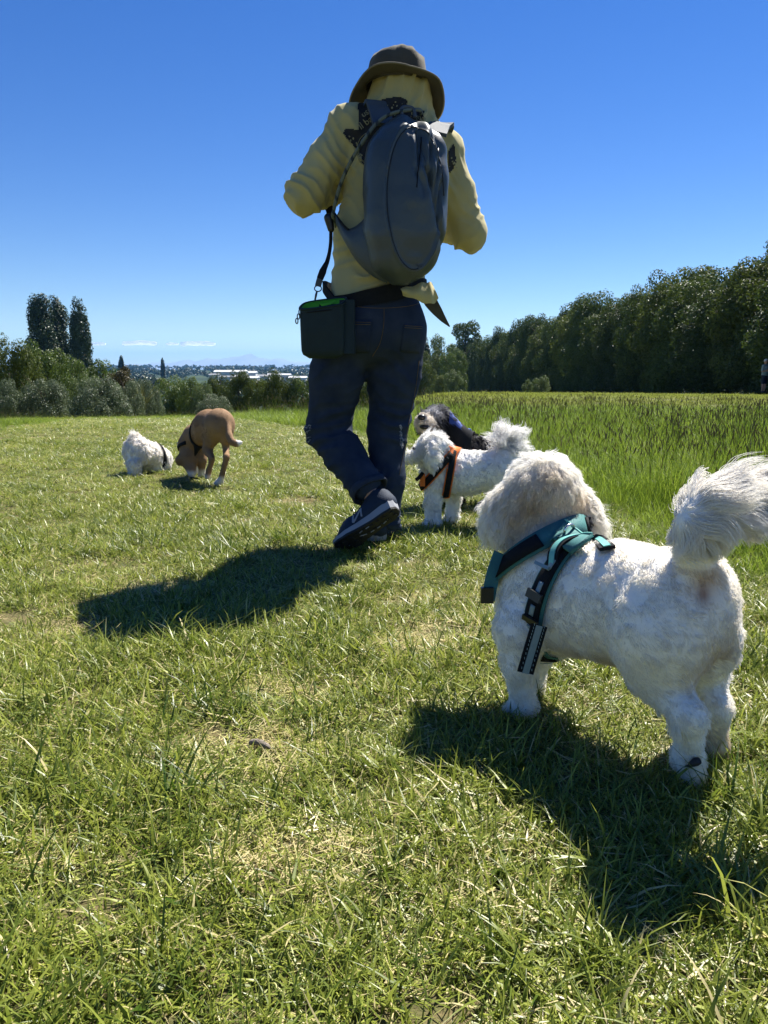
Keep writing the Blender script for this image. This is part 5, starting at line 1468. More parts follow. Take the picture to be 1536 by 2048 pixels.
# ------------------------------------------------------------------ the near white dog with the mint harness
def dog_near():
    t = thing('dog', 'large-looking white curly dog in a mint harness, nearest the camera, seen from behind', 'dog', tuple(G(1250, 1520)), group='dogs out on the walk')
    h = Vector((-.66, .75, 0)).normalized(); rt = Vector((h.y, -h.x, 0)); R = frame_R(h)
    pel = P(1340, 1212, 1.165); mid = P(1238, 1205, 1.265); che = P(1112, 1200, 1.385)
    head = P(1082, 992, 1.47)
    B = Body()
    B.cap(pel, mid, .082, .087, .04, UP, 1.12); B.cap(mid, che, .087, .090, .04, UP, 1.15)
    B.ell(pel - h * .030 + UP * .008, (.083, .070, .088), R, .04)                           # rump
    B.ell(che + h * .045 - UP * .005, (.080, .075, .100), R, .04)                           # breast
    B.cap(che + UP * .045 + h * .02, head - UP * .055 - h * .015, .072, .058, .04)           # neck
    # head
    B.ell(head, (.066, .070, .068), R, .03); B.ell(head + UP * .030 - h * .005, (.056, .058, .048), R, .03)
    B.cap(head + h * .05 - UP * .018, head + h * .125 - UP * .045, .042, .026, .02); B.ell(head + h * .10 - UP * .055, (.026, .035, .018), R, .015)
    for s, eo in ((-1, P(1000, 1052, 1.445)), (1, P(1174, 1054, 1.49))):
        a = head + rt * (.056 * s) + UP * .020
        B.cap(a, Vector(eo).lerp(a, .45), .030, .034, .02, rt, .75); B.cap(Vector(eo).lerp(a, .45), eo, .036, .026, .02, rt, .75)
    TB = Body(); TB.p = list(B.p)            # trunk and neck alone, for the harness to lie on
    # hind legs
    lh = P(1318, 1262, 1.13); lk = P(1312, 1345, 1.165); lhock = P(1378, 1432, 1.080); lpaw = G(1383, 1572)
    B.ell(lh - UP * .01, (.046, .070, .088), R, .035); B.chain([lh, lk], [.066, .046], .03); B.chain([lk, lhock], [.040, .024], .02); B.chain([lhock, lpaw + Vector((-.004, .012, .045))], [.023, .021], .02)
    B.cap(lpaw + Vector((-.004, .012, .045)), lpaw + Vector((0, .004, .018)), .024, .022, .015)
    rh = P(1400, 1262, 1.20); rk = P(1404, 1345, 1.24); rhock = P(1432, 1415, 1.185); rpaw = G(1424, 1512)
    B.ell(rh - UP * .01, (.040, .066, .080), R, .03); B.chain([rh, rk], [.058, .042], .02); B.chain([rk, rhock], [.036, .023], .02); B.chain([rhock, rpaw + Vector((0, .0, .03))], [.022, .021], .02); paw(B, rpaw, h, .025)
    # fore legs
    lf = P(1040, 1262, 1.345); lpf = G(1046, 1432)
    B.ell(lf, (.034, .050, .064), R, .03); B.chain([lf, P(1036, 1330, 1.335), lpf + UP * .03], [.046, .026, .024], .02); paw(B, lpf, h, .027)
    rf = che + rt * .05 - UP * .06 + h * .03; rpf = lpf + rt * .085 + h * .05
    B.chain([rf, rpf + UP * .10 - h * .02, rpf + UP * .03], [.044, .026, .024], .02); paw(B, rpf, h, .027)
    # pads of the raised hind foot
    # tail stem
    tb = P(1394, 1150, 1.105); tl = [tb, P(1386, 1090, 1.085), P(1388, 1050, 1.075), P(1415, 1018, 1.08), P(1475, 1000, 1.10), P(1560, 1005, 1.12)]
    B.chain(tl, [.030, .024, .022, .024, .022, .012], .015)
    B.ell(P(1440, 1025, 1.085), (.045, .03, .034), k=.03); B.ell(P(1525, 1005, 1.11), (.06, .03, .036), k=.03)
    hd_c = np.array(head)
    # under-tail, belly and inner legs carry tan staining of the coat itself
    hole = np.array(P(1405, 1190, 1.075)); stain = [(np.array(P(1408, 1300, 1.12)), .055, (.50, .36, .20)), (np.array(P(1195, 1340, 1.26)), .075, (.52, .42, .28)), (np.array(P(1398, 1160, 1.09)), .030, (.60, .42, .28)), (np.array(P(1415, 1480, 1.2)), .05, (.60, .48, .30)), (np.array(P(1060, 1020, 1.40)), .05, (.70, .56, .38)), (np.array(P(1160, 1020, 1.42)), .045, (.72, .58, .40)), (np.array(P(1100, 950, 1.39)), .035, (.76, .66, .50))]
    def tint(X):
        c = np.tile(np.array([.91, .87, .79]), (len(X), 1))
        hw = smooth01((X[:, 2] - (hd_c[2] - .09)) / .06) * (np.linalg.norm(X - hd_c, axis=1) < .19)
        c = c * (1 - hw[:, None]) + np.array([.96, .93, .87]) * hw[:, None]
        nz = vnoise(X, 30, 5)
        for q, r, cc in stain:
            w = np.exp(-(np.linalg.norm(X - q, axis=1) / r) ** 2) * np.clip(.9 + .6 * nz, 0, 1); c = c * (1 - w[:, None]) + np.array(cc) * w[:, None]
        w = np.exp(-(np.linalg.norm((X - hole) * np.array([1.3, 1, .8]), axis=1) / .013) ** 2); c = c * (1 - w[:, None]) + np.array([.30, .17, .13]) * w[:, None]
        return c
    # the bare pucker under the tail is a real dimple
    B.ell(P(1406, 1192, 1.055), (.008, .012, .011), k=.012, sub=True)
    V, F, bo = dog_mesh(t, B, .0058, tint, 2, .0012)
    tr = bvh(*[x for x in TB.surface(.008)])
    base_len = lambda X: np.full(len(X), .017)
    tailp = np.array([tuple(p) for p in tl]); hdz = head.z
    ear_c = [np.array(P(990, 1040, 1.455)), np.array(P(1182, 1042, 1.50))]
    def length(X):
        L = np.full(len(X), .0105)
        dh = np.linalg.norm((X - hd_c), axis=1); w = smooth01((.115 - dh) / .03); L = L * (1 - w) + .024 * w
        for e in ear_c:
            w = smooth01((.075 - np.linalg.norm(X - e, axis=1)) / .03); L = L * (1 - w) + .040 * w
        leg = smooth01((.17 - X[:, 2]) / .05); L = L * (1 - leg) + .0095 * leg
        w = smooth01((.05 - X[:, 2]) / .02); L = L * (1 - w) + .010 * w
        w = smooth01((.02 - np.abs(X[:, 2] - (float(P(1205, 1350, 1.28).z)))) / .02) * (np.abs(X[:, 0] - P(1200, 1340, 1.28).x) < .07); L = L * (1 - w) + .026 * w
        w = np.exp(-(np.linalg.norm(X - hole, axis=1) / .022) ** 2); L = L * (1 - .85 * w)
        tz_ = smooth01((X[:, 2] - (tb.z + .015)) / .03) * (X[:, 0] > tb.x - .07) * (np.linalg.norm(X - hd_c, axis=1) > .2) * (X[:, 1] < 1.19)
        L = L * (1 - tz_) + .024 * tz_
        return L
    def istail(X): return ((X[:, 2] > tb.z + .02) & (X[:, 0] > tb.x - .08) & (X[:, 1] < 1.2) & (np.linalg.norm(X - hd_c, axis=1) > .2)).astype(float)
    hh = np.array(h)
    def flow(X, Nn):
        f = np.tile(-hh, (len(X), 1)) + np.array([0, 0, -.8]) + .35 * np.stack([vnoise(X, 22, 1), vnoise(X, 22, 2), vnoise(X, 22, 3)], 1)
        w = smooth01((.13 - np.linalg.norm(X - hd_c, axis=1)) / .04)[:, None]
        f = f * (1 - w) + (norm(X - hd_c) * np.array([1, 1, 0]) + np.array([0, 0, -.55])) * w
        it = istail(X)[:, None]; f = f * (1 - it) + np.array([1.0, .1, -.1]) * it
        return f
    fur('fur', V, F, t, 110000, length, flow, tint, .00040, 5, .30, .08, .0012, .016, .22, 2400, .20, 3, dens=lambda X: 1 - .9 * istail(X))
    # head and ears: looser, longer, wavy locks
    def isW(X): return smooth01((.14 - np.linalg.norm(X - hd_c, axis=1)) / .05) + sum(smooth01((.07 - np.linalg.norm(X - e, axis=1)) / .03) for e in ear_c)
    fur('head_locks', V, F, t, 26000, lambda X: .024 + .018 * np.clip(sum(smooth01((.06 - np.linalg.norm(X - e, axis=1)) / .03) for e in ear_c), 0, 1), flow, tint, .00045, 7, .5, .22, .0035, .022, .7, 1300, .35, 5, dens=lambda X: isW(X) ** 2)
    # plume of the tail: long flowing hair thrown to the right
    tA, tB = tailp[1], tailp[5]
    def tlen(X): return .035 + .065 * smooth01((X[:, 2] - tb.z - .05) / .09)
    def tflow(X, Nn): return np.array([1.25, .10, -.05]) + .30 * norm(X - tailp[3]) * np.array([.0, .5, 1.0]) + .35 * np.stack([vnoise(X, 16, 1), vnoise(X, 16, 2), vnoise(X, 16, 3)], 1)
    fur('tail_plume', V, F, t, 24000, tlen, tflow, lambda X: np.tile(np.array([.88, .85, .79]), (len(X), 1)), .00042, 10, .07, .06, .006, .055, .6, 260, .14, 7, dens=lambda X: istail(X) * smooth01((X[:, 2] - tb.z - .035) / .03))
    # raised hind foot: paw pads facing us
    for dx, dz, rx, rz in ((.004, .018, .010, .0055), (-.006, .011, .0050, .0060)):
        c = P(1384, 1545, 1.083) + Vector((dx, 0, dz)); q = Body(); q.ell(c, (rx, .006, rz), k=.004); v, f = q.surface(.002); v = v + (vnoise(v, 120, 2) * .004)[:, None]; obj('paw_pad', v, f, PAD, t)
    n_ = Body(); n_.ell(head + h * .150 - UP * .040, (.016, .012, .012), R); v, f = n_.surface(.004); obj('nose', v, f, NOSE, t)
    for s in (-1, 1):
        e = Body(); e.ell(head + h * .070 + rt * .032 * s + UP * .008, (.010,) * 3); v, f = e.surface(.0035); obj('eye', v, f, EYE, t)
    # ---- harness
    ha = bpy.data.objects.new('harness', None); put(ha, t)
    off = .012
    girth_c = P(1130, 1212, 1.362); gn = (h * .92 + UP * .20).normalized()
    (vv, ff) = wrap(tr, girth_c, gn, .040, .004, off - .004, steps=64); obj('girth_lining', vv, ff, MINT, ha)
    (vv, ff) = wrap(tr, girth_c, gn, .030, .004, off + .002, steps=64); obj('girth_strap', vv, ff, WEB, ha)
    for q in range(16):
        (vv, ff) = wrap(tr, girth_c, gn, .010, .0015, off + .0065, a0=q * .3927 + .05, a1=q * .3927 + .24, steps=4); obj('reflective_band', vv, ff, REFL, ha)
    nc = P(1078, 1100, 1.42); nn = (h * .66 + UP * .78).normalized()
    (vv, ff) = wrap(tr, nc, nn, .042, .005, off + .000, steps=56); obj('neck_lining', vv, ff, MINT, ha)
    (vv, ff) = wrap(tr, nc, nn, .030, .004, off + .006, a0=.75, a1=5.5, steps=44); obj('neck_strap', vv, ff, WEB, ha)
    (vv, ff) = wrap(tr, nc, nn, .010, .002, off + .0105, a0=1.3, a1=2.6, steps=14); obj('reflective_band', vv, ff, REFL, ha)
    (sv, C, NN, W) = pix_strap(tr, [(1112, 1074), (1130, 1086), (1150, 1098), (1175, 1104)], [.060, .050, .044, .050], .007, off + .003, 8); obj('back_plate', *sv, MINT, ha)
    for sg in (-1, 1):
        wv = np.interp(np.linspace(0, 1, len(C)), [0, .33, .66, 1], [.060, .050, .044, .050])[:, None]
        ed = C + NN * .007 + W * wv * .5 * sg
        if sg < 0: v, f = tube(ed, .0022, 6); obj('piping', v, f, MINTP, ha)
    # grab handle arching over the plate
    hp = []
    for (px, py), lift_ in zip(((1108, 1132), (1112, 1102), (1130, 1084), (1162, 1077), (1196, 1083), (1216, 1100)), (.014, .030, .042, .048, .040, .014)):
        r = ray(px, py).normalized(); q = tr.ray_cast(Vector((0, 0, CAMZ)), r)[0]
        hp.append(q - r * lift_ if q is not None else P(px, py, 1.33))
    S = spline(hp, 8); T = norm(np.gradient(S, axis=0)); up_ = norm(np.cross(T, np.array([.5, -.75, .2]))); up_ = up_ * np.sign(up_[:, 2:3] + 1e-6); side = np.cross(up_, T)
    v, f = ribbon(S - side * .013, S + side * .013, .006, up_); obj('handle', v, f, WEB, ha, False)
    v, f = ribbon(S - side * .006 + up_ * .0065, S + side * .006 + up_ * .0065, .0018, up_); obj('handle_stripe', v, f, MINTP, ha, False)
    # steel D ring
    r = ray(1138, 1074).normalized(); q = tr.ray_cast(Vector((0, 0, CAMZ)), r)[0]; dc = (q - r * .022 + UP * .012) if q is not None else P(1138, 1068, 1.36); ring = [dc + rt * (.015 * math.cos(a)) + Vector((0, -.3, 1)).normalized() * (.013 * math.sin(a)) for a in np.linspace(0, 6.283, 20, endpoint=False)]; v, f = tube(ring, .0026, 6, closed=True); obj('d_ring', v, f, METAL, ha)
    # buckles and sliders down the near side
    for px, py, wd, hg in ((1098, 1142, .034, .006), (1086, 1192, .034, .016), (1078, 1232, .034, .010)):
        r = ray(px, py).normalized(); hh_, nn_, _, _ = tr.ray_cast(Vector((0, 0, CAMZ)), r)
        if hh_ is None: continue
        x = (gn - nn_ * gn.dot(nn_)).normalized(); y_ = nn_.cross(x); v, f = box((0, 0, 0), (wd, hg, .006)); v = np.array([hh_ + nn_ * (off + .012) + x * q[0] + y_ * q[1] + nn_ * q[2] for q in v]); obj('buckle' if py != 1142 else 'slider', v, f, MM['plastic'] if py != 1142 else REFL, ha, False)
    # loose webbing end hanging on the elbow
    S = spline([P(1078, 1250, 1.262), P(1066, 1290, 1.258), P(1050, 1345, 1.255)], 6); T = norm(np.gradient(S, axis=0)); wd = norm(np.cross(T, np.array([.1, -1.0, 0])))
    v, f = ribbon(S - wd * .015, S + wd * .015, .003, np.array([[.1, -1, 0]] * len(S))); obj('strap_end', v, f, WEB, ha, False)
    v, f = ribbon(S - wd * .006, S + wd * .006, .0015, np.array([[.1, -1, 0]] * len(S))); v = v + np.array([.0, -.0035, 0]); obj('reflective_band', v, f, REFL, ha, False)
    for sg in (-1, 1):      # stitched dashes either side of the band
        for q in np.linspace(.05, .95, 12):
            i = int(q * (len(S) - 1)); c = S[i] + wd[i] * .0095 * sg + np.array([0, -.0045, 0]); v, f = box(c, (.0012, .001, .004)); obj('stitch', v, f, REFL, ha, False)
    # breast strap end on the far left shoulder
    S = spline([P(1000, 1105, 1.40), P(985, 1150, 1.385), P(975, 1200, 1.38)], 6); T = norm(np.gradient(S, axis=0)); wd = norm(np.cross(T, np.array([.1, -1.0, 0])))
    v, f = ribbon(S - wd * .013, S + wd * .013, .005, np.array([[.1, -1, 0]] * len(S))); obj('shoulder_strap', v, f, MINT, ha, False)
    v, f = box(P(974, 1190, 1.375), (.024, .012, .030)); obj('buckle', v, f, MM['plastic'], ha, False)
dog_near()
# ------------------------------------------------------------------ the other dogs
def flat_tint(c): return lambda X: np.tile(np.array(c), (len(X), 1))
def dog_orange():
    t = thing('dog', 'white curly dog in an orange harness standing side-on beside the man', 'dog', tuple(G(880, 1052)), group='dogs out on the walk')
    h = Vector((-.97, .10, 0)).normalized(); rt = Vector((h.y, -h.x, 0)); R = frame_R(h); Y = 3.16
    che = P(884, 946, Y); mid = P(930, 946, Y + .0); pel = P(1000, 938, Y - .02); head = P(862, 898, Y - .04)
    B = Body()
    B.cap(che, mid, .084, .082, .04, UP, 1.08); B.cap(mid, pel, .082, .080, .04); B.ell(pel - h * .03, (.075, .07, .085), R, .04); B.ell(che + h * .02, (.070, .058, .086), R, .04)
    B.cap(che + UP * .04, head - h * .02, .060, .050, .03); B.ell(head, (.060, .062, .056), R, .02); B.ell(head + UP * .020 - h * .01, (.056, .058, .045), R, .02)
    muz = P(823, 914, Y - .06); B.cap(head + h * .03 - UP * .008, muz, .038, .026, .015); B.ell(muz + h * .010 - UP * .012, (.024, .022, .016), R, .01)
    for s in (-1, 1):
        a = head + rt * .062 * s - h * .01 + UP * .015; B.chain([a, a - UP * .045 + rt * .012 * s, a - UP * .085 + rt * .010 * s], [.022, .030, .020], .008, rt, .7)
    TB = Body(); TB.p = list(B.p)
    lf, rf = G(866, 1056), G(905, 1046)
    B.chain([P(872, 975, Y - .03), lf + UP * .12, lf + UP * .03], [.050, .034, .032], .02); paw(B, lf, h, .032)
    B.chain([P(888, 975, Y + .07), rf + UP * .12, rf + UP * .03], [.046, .032, .030], .02); paw(B, rf, h, .030)
    lh, rh = G(1000, 1054), G(1030, 1044)
    for q, k in ((lh, -.04), (rh, .06)):
        th = P(1010, 955, Y + k); B.chain([th, q + UP * .19 + h * .03, q + UP * .10 - h * .035, q + UP * .03], [.066, .046, .032, .028], .025); paw(B, q, h, .029)
    tb = pel - h * .075 + UP * .055; tl = [tb, P(1022, 895, Y), P(1016, 878, Y), P(1000, 880, Y)]
    B.chain(tl, [.024, .022, .022, .014], .015)
    hd = np.array(head); tbn = np.array(P(1016, 884, Y))
    tint = lambda X: np.array([.85, .84, .81]) * np.ones((len(X), 1))
    V, F, bo = dog_mesh(t, B, .0085, tint, 2, .0015)
    tr = bvh(*TB.surface(.010))
    w_h = lambda X: smooth01((.13 - np.linalg.norm(X - hd, axis=1)) / .05)
    w_t = lambda X: smooth01((.075 - np.linalg.norm(X - tbn, axis=1)) / .03) * (X[:, 2] > tb.z - .02)
    hn = np.array(h)
    fl = lambda X, n: (-hn + np.array([0, 0, -.7]) + .7 * np.stack([vnoise(X, 18, 1), vnoise(X, 18, 2), vnoise(X, 18, 3)], 1)) * (1 - w_t(X)[:, None]) + np.array([.8, -.1, .8]) * w_t(X)[:, None]
    fur('fur', V, F, t, 26000, lambda X: .015 + .016 * w_h(X), fl, tint, .0009, 4, .4, .12, .0025, .02, .6, 1100, .35, 11)
    fur('tail_plume', V, F, t, 2200, lambda X: np.full(len(X), .085), lambda X, n: np.array([.9, -.1, .5]) + norm(X - tbn) * .9, flat_tint((.88, .87, .84)), .0009, 9, .6, .07, .010, .05, .75, 130, .4, 12, dens=w_t)
    n_ = Body(); n_.ell(P(814, 924, Y - .03), (.016, .016, .013)); v, f = n_.surface(.005); obj('nose', v, f, NOSE, t)
    for s in (-1, 1):
        e = Body(); e.ell(head + h * .068 + rt * .030 * s + UP * .004, (.009,) * 3); v, f = e.surface(.004); obj('eye', v, f, EYE, t)
    ha = bpy.data.objects.new('harness', None); put(ha, t)
    gc = P(900, 945, Y); v, f = wrap(tr, gc, h * .97 + UP * .15, .034, .005, .012, steps=48); obj('girth_strap', v, f, ORANGE, ha)
    v, f = wrap(tr, gc, h * .97 + UP * .15, .024, .004, .018, a0=.5, a1=2.6, steps=24); obj('side_strap', v, f, WEB, ha); v, f = wrap(tr, gc, h * .97 + UP * .15, .024, .004, .018, a0=-2.6, a1=-.5, steps=24); obj('side_strap', v, f, WEB, ha)
    TN = Body(); TN.p = B.p[:5]; tn = bvh(*TN.surface(.010))
    nc = P(884, 926, Y); v, f = wrap(tn, nc, h * .75 + UP * .66, .036, .005, .014, steps=48); obj('neck_lining', v, f, ORANGE, ha); v, f = wrap(tn, nc, h * .75 + UP * .66, .026, .004, .020, a0=.8, a1=5.4, steps=40); obj('neck_strap', v, f, WEB, ha)
    v, f = wrap(tn, P(886, 932, Y), h, .075, .005, .013, a0=-.55, a1=.55, steps=14); obj('back_plate', v, f, ORANGE, ha)
    S = spline([P(846, 945, Y - .08), P(838, 955, Y - .085), P(832, 960, Y - .09)], 4); v, f = tube(S, .008, 6); obj('strap_end', v, f, WEB, ha)
    v, f = box(P(845, 960, Y - .07), (.02, .02, .05)); obj('breast_plate', v, f, ORANGE, ha, False)
dog_orange()
def dog_dark():
    t = thing('dog', 'dark grey and black shaggy dog with a raised bearded face and a blue harness', 'dog', tuple(G(930, 985)), group='dogs out on the walk')
    h = Vector((-.96, .25, 0)).normalized(); rt = Vector((h.y, -h.x, 0)); R = frame_R(h); Y = 3.65
    che = P(895, 918, Y); pel = P(985, 911, Y + .0); mid = che.lerp(pel, .5); head = P(870, 848, Y - .04)
    B = Body(); B.cap(che, mid, .098, .092, .04, UP, 1.1); B.cap(mid, pel, .092, .088, .04); B.ell(pel - h * .03, (.08, .075, .09), R, .04); B.ell(che + h * .03, (.08, .07, .095), R, .04)
    B.cap(che + UP * .05 + h * .01, head - UP * .04 - h * .01, .078, .062, .04)
    B.ell(head, (.076, .078, .072), R, .03); B.ell(head + UP * .02 - h * .005, (.068, .068, .055), R, .03)
    muz = P(846, 840, Y - .20); B.cap(head + Vector((-.02, -.06, -.006)), muz, .042, .030, .02); B.cap(muz + Vector((0, .03, -.03)), P(858, 868, Y - .16), .030, .022, .03)
    for s, e in ((-1, P(850, 852, Y - .02)), (1, P(900, 850, Y - .06))):
        a = head + Vector((.045 if s > 0 else -.03, .0 if s > 0 else .05, .04)); B.chain([a, e], [.024, .026], .02); B.cap(e, e - UP * .02, .026, .016, .02)
    TB = Body(); TB.p = list(B.p)
    for gx, gy, tx in ((886, 1020, 890), (915, 1012, 905)):
        q = G(gx, gy); B.chain([P(tx, 935, q.y), q + UP * .14, q + UP * .03], [.05, .033, .03], .02); paw(B, q, h, .03)
    for gx, gy, k in ((985, 1018, -.03), (1004, 1010, .07)):
        q = G(gx, gy); B.chain([P(990, 925, Y + k), q + UP * .20 + h * .03, q + UP * .11 - h * .03, q + UP * .03], [.065, .045, .032, .028], .025); paw(B, q, h, .028)
    tb = pel - h * .06 + UP * .06; B.chain([tb, P(997, 866, Y + .05), P(1000, 848, Y + .05)], [.024, .022, .016], .015)
    hd = np.array(head); mz = np.array(muz)
    def tint(X):
        c = np.tile(np.array([.016, .016, .018]), (len(X), 1)); nz = vnoise(X, 45, 3)
        w = smooth01((.14 - np.linalg.norm(X - hd, axis=1)) / .05) * smooth01((nz - .05) / .4); c = c * (1 - w[:, None]) + np.array([.26, .26, .27]) * w[:, None]
        w = smooth01((.085 - np.linalg.norm(X - mz, axis=1)) / .03); c = c * (1 - w[:, None]) + np.array([.60, .55, .48]) * w[:, None]
        top = np.array(P(862, 826, Y - .08)); w = np.exp(-(np.linalg.norm(X - top, axis=1) / .045) ** 2); c = c * (1 - w[:, None]) + np.array([.48, .48, .50]) * w[:, None]
        return c
    V, F, bo = dog_mesh(t, B, .010, tint, 2, .002); tr = bvh(*TB.surface(.012)); hn = np.array(h)
    wh = lambda X: smooth01((.15 - np.linalg.norm(X - hd, axis=1)) / .05)
    fl = lambda X, n: -hn + np.array([0, 0, -.9]) + .6 * np.stack([vnoise(X, 18, 1), vnoise(X, 18, 2), vnoise(X, 18, 3)], 1)
    fur('fur', V, F, t, 20000, lambda X: .020 + .018 * wh(X), fl, tint, .0010, 4, .4, .2, .003, .025, .6, 900, .35, 21)
    n_ = Body(); n_.ell(muz + Vector((-.008, -.028, .014)), (.020, .014, .014)); v, f = n_.surface(.005); obj('nose', v, f, NOSE, t)
    m_ = Body(); m_.ell(muz + Vector((.006, -.012, -.030)), (.024, .022, .012)); v, f = m_.surface(.005); obj('open_mouth', v, f, NOSE, t)
    for dx in (-.028, .045):
        e = Body(); e.ell(head + Vector((dx - .012, -.068, .022)), (.011,) * 3); v, f = e.surface(.004); obj('eye', v, f, EYE, t)
    ha = bpy.data.objects.new('harness', None); put(ha, t)
    v, f = wrap(tr, P(922, 905, Y), h, .12, .008, .014, a0=-1.9, a1=1.9, steps=30); obj('saddle', v, f, WEB, ha)
    v, f = wrap(tr, P(922, 905, Y), h, .08, .006, .027, a0=-.75, a1=.75, steps=20); obj('saddle_panel', v, f, BLUE, ha)
    v, f = wrap(tr, P(905, 905, Y), h, .012, .002, .034, a0=.2, a1=1.2, steps=12); obj('reflective_band', v, f, REFL, ha)
    v, f = wrap(tr, P(933, 905, Y), h, .03, .004, .012, steps=40); obj('girth_strap', v, f, WEB, ha)
    v, f = wrap(tr, P(900, 890, Y), h * .8 + UP * .6, .03, .005, .012, steps=40); obj('neck_strap', v, f, WEB, ha)
    S = spline([P(908, 874, Y), P(915, 866, Y), P(926, 866, Y), P(934, 873, Y)], 5); v, f = tube(S, .010, 8); obj('handle', v, f, WEB, ha)
dog_dark()
def dog_tan():
    t = thing('dog', 'short-haired tan dog with white paws sniffing the grass on the left', 'dog', tuple(G(420, 968)), group='dogs out on the walk')
    g = G(438, 972); Y0 = g.y; h = Vector((-.45, .89, 0)).normalized(); rt = Vector((h.y, -h.x, 0)); R = frame_R(h)
    pel = P(438, 846, Y0 + .06); mid = P(417, 853, Y0 + .19); che = P(392, 876, Y0 + .32); nk = P(375, 888, Y0 + .34); hd = P(377, 918, Y0 + .29); mz = P(384, 948, Y0 + .24)
    B = Body(); B.cap(pel, mid, .070, .072, .08, UP, 1.1); B.cap(mid, che, .072, .070, .08, UP, 1.15); B.ell(pel - h * .02 - UP * .012, (.070, .060, .066), R, .08); B.ell(che + h * .03 - UP * .02, (.068, .062, .088), R, .04)
    B.cap(che + h * .03, nk, .074, .056, .03); B.cap(nk, hd, .054, .048, .02); B.ell(hd, (.050, .046, .060), R, .02); B.chain([hd - UP * .02, hd.lerp(mz, .65), mz], [.042, .030, .025], .015)
    for s in (-1, 1):
        a = hd + rt * .048 * s + UP * .025; B.chain([a, a + rt * .018 * s - UP * .03, a + rt * .012 * s - UP * .06], [.016, .019, .010], .012)
    TB = Body(); TB.p = list(B.p)
    # hind legs: right planted, left lifted
    th = P(449, 868, Y0 + .05); B.ell(th - UP * .01, (.036, .056, .056), R, .04); B.chain([th, P(447, 898, Y0 + .08), P(453, 914, Y0 - .02), P(449, 930, Y0 - .02), P(440, 968, g.y)], [.046, .031, .020, .017, .019], .012); paw(B, G(438, 972), h, .028)
    q = P(423, 872, Y0 + .10); B.ell(q - UP * .01, (.035, .055, .055), R, .04); B.chain([q, P(414, 900, Y0 + .12), P(425, 917, Y0 + .03), P(418, 940, Y0 + .05), P(415, 953, Y0 + .055)], [.042, .030, .019, .017, .020], .012)
    gf = G(404, 956); B.chain([P(402, 890, Y0 + .34), P(405, 920, Y0 + .30), gf + UP * .03], [.045, .026, .021], .015); paw(B, gf, h, .025)
    gf2 = G(390, 950); B.chain([P(392, 895, Y0 + .40), P(394, 922, gf2.y), gf2 + UP * .02], [.045, .026, .021], .015); paw(B, gf2, h, .025)
    tb = P(452, 852, Y0 + .0); B.chain([tb, P(458, 872, Y0 - .05), P(463, 884, Y0 - .07), P(473, 888, Y0 - .07), P(481, 885, Y0 - .06)], [.028, .022, .020, .019, .016], .012)
    B.ell(P(434, 902, Y0 - .02), (.020, .12, .062), k=.03, sub=True)        # gap between the thighs
    B.ell(P(447, 866, Y0 - .03), (.010, .02, .05), k=.03, sub=True)
    tip = np.array(P(482, 884, Y0 - .06)); pz = []
    c0 = np.array(P(432, 870, Y0 + .02))
    def tint(X):
        c = np.tile(np.array([.25, .152, .080]), (len(X), 1)); nz = vnoise(X, 9, 4)
        c = c * (1 + .12 * nz[:, None])
        dk = smooth01((X[:, 2] - .40) / .1); c = c * (1 - .18 * dk[:, None]) + np.array([.30, .15, .07]) * (.18 * dk[:, None])
        w = smooth01((.07 - X[:, 2]) / .03); c = c * (1 - w[:, None]) + np.array([.66, .60, .52]) * w[:, None]
        w = smooth01((.035 - np.linalg.norm(X - tip, axis=1)) / .012); c = c * (1 - w[:, None]) + np.array([.78, .74, .68]) * w[:, None]
        w = np.exp(-(np.linalg.norm((X - c0) * np.array([1, 1, .8]), axis=1) / .07) ** 2) * .5; c = c * (1 - w[:, None]) + np.array([.33, .235, .145]) * w[:, None]
        return c
    V, F, bo = dog_mesh(t, B, .009, tint, 6, .0006); tr = bvh(*TB.surface(.012)); hn = np.array(h)
    fur('fur', V, F, t, 16000, lambda X: np.full(len(X), .008), lambda X, n: -hn + np.array([0, 0, -.8]) + 0 * X, tint, .0009, 3, .15, .05, 0, .02, .1, 600, .12, 31)
    n_ = Body(); n_.ell(mz - UP * .022, (.017, .015, .013)); v, f = n_.surface(.005); obj('nose', v, f, NOSE, t)
    for s in (-1, 1):
        e = Body(); e.ell(hd + rt * .036 * s + h * .034 - UP * .01, (.009,) * 3); v, f = e.surface(.004); obj('eye', v, f, EYE, t)
    ha = bpy.data.objects.new('harness', None); put(ha, t)
    v, f = wrap(tr, che - h * .09, h, .020, .004, .005, steps=44); obj('girth_strap', v, f, WEB, ha)
    v, f = wrap(tr, nk.lerp(hd, .25), hd - nk, .018, .004, .004, up=(-1, 0, 0), steps=40, reach=.2); obj('neck_strap', v, f, WEB, ha)
    v, f = box(P(387, 930, Y0 + .44), (.014, .006, .024)); o = obj('tag', v, f, ORANGE, ha, False); o['label'] = 'small red tag'
    v, f = box(P(358, 888, Y0 + .52), (.02, .03, .02)); obj('buckle', v, f, METAL, ha, False)
dog_tan()
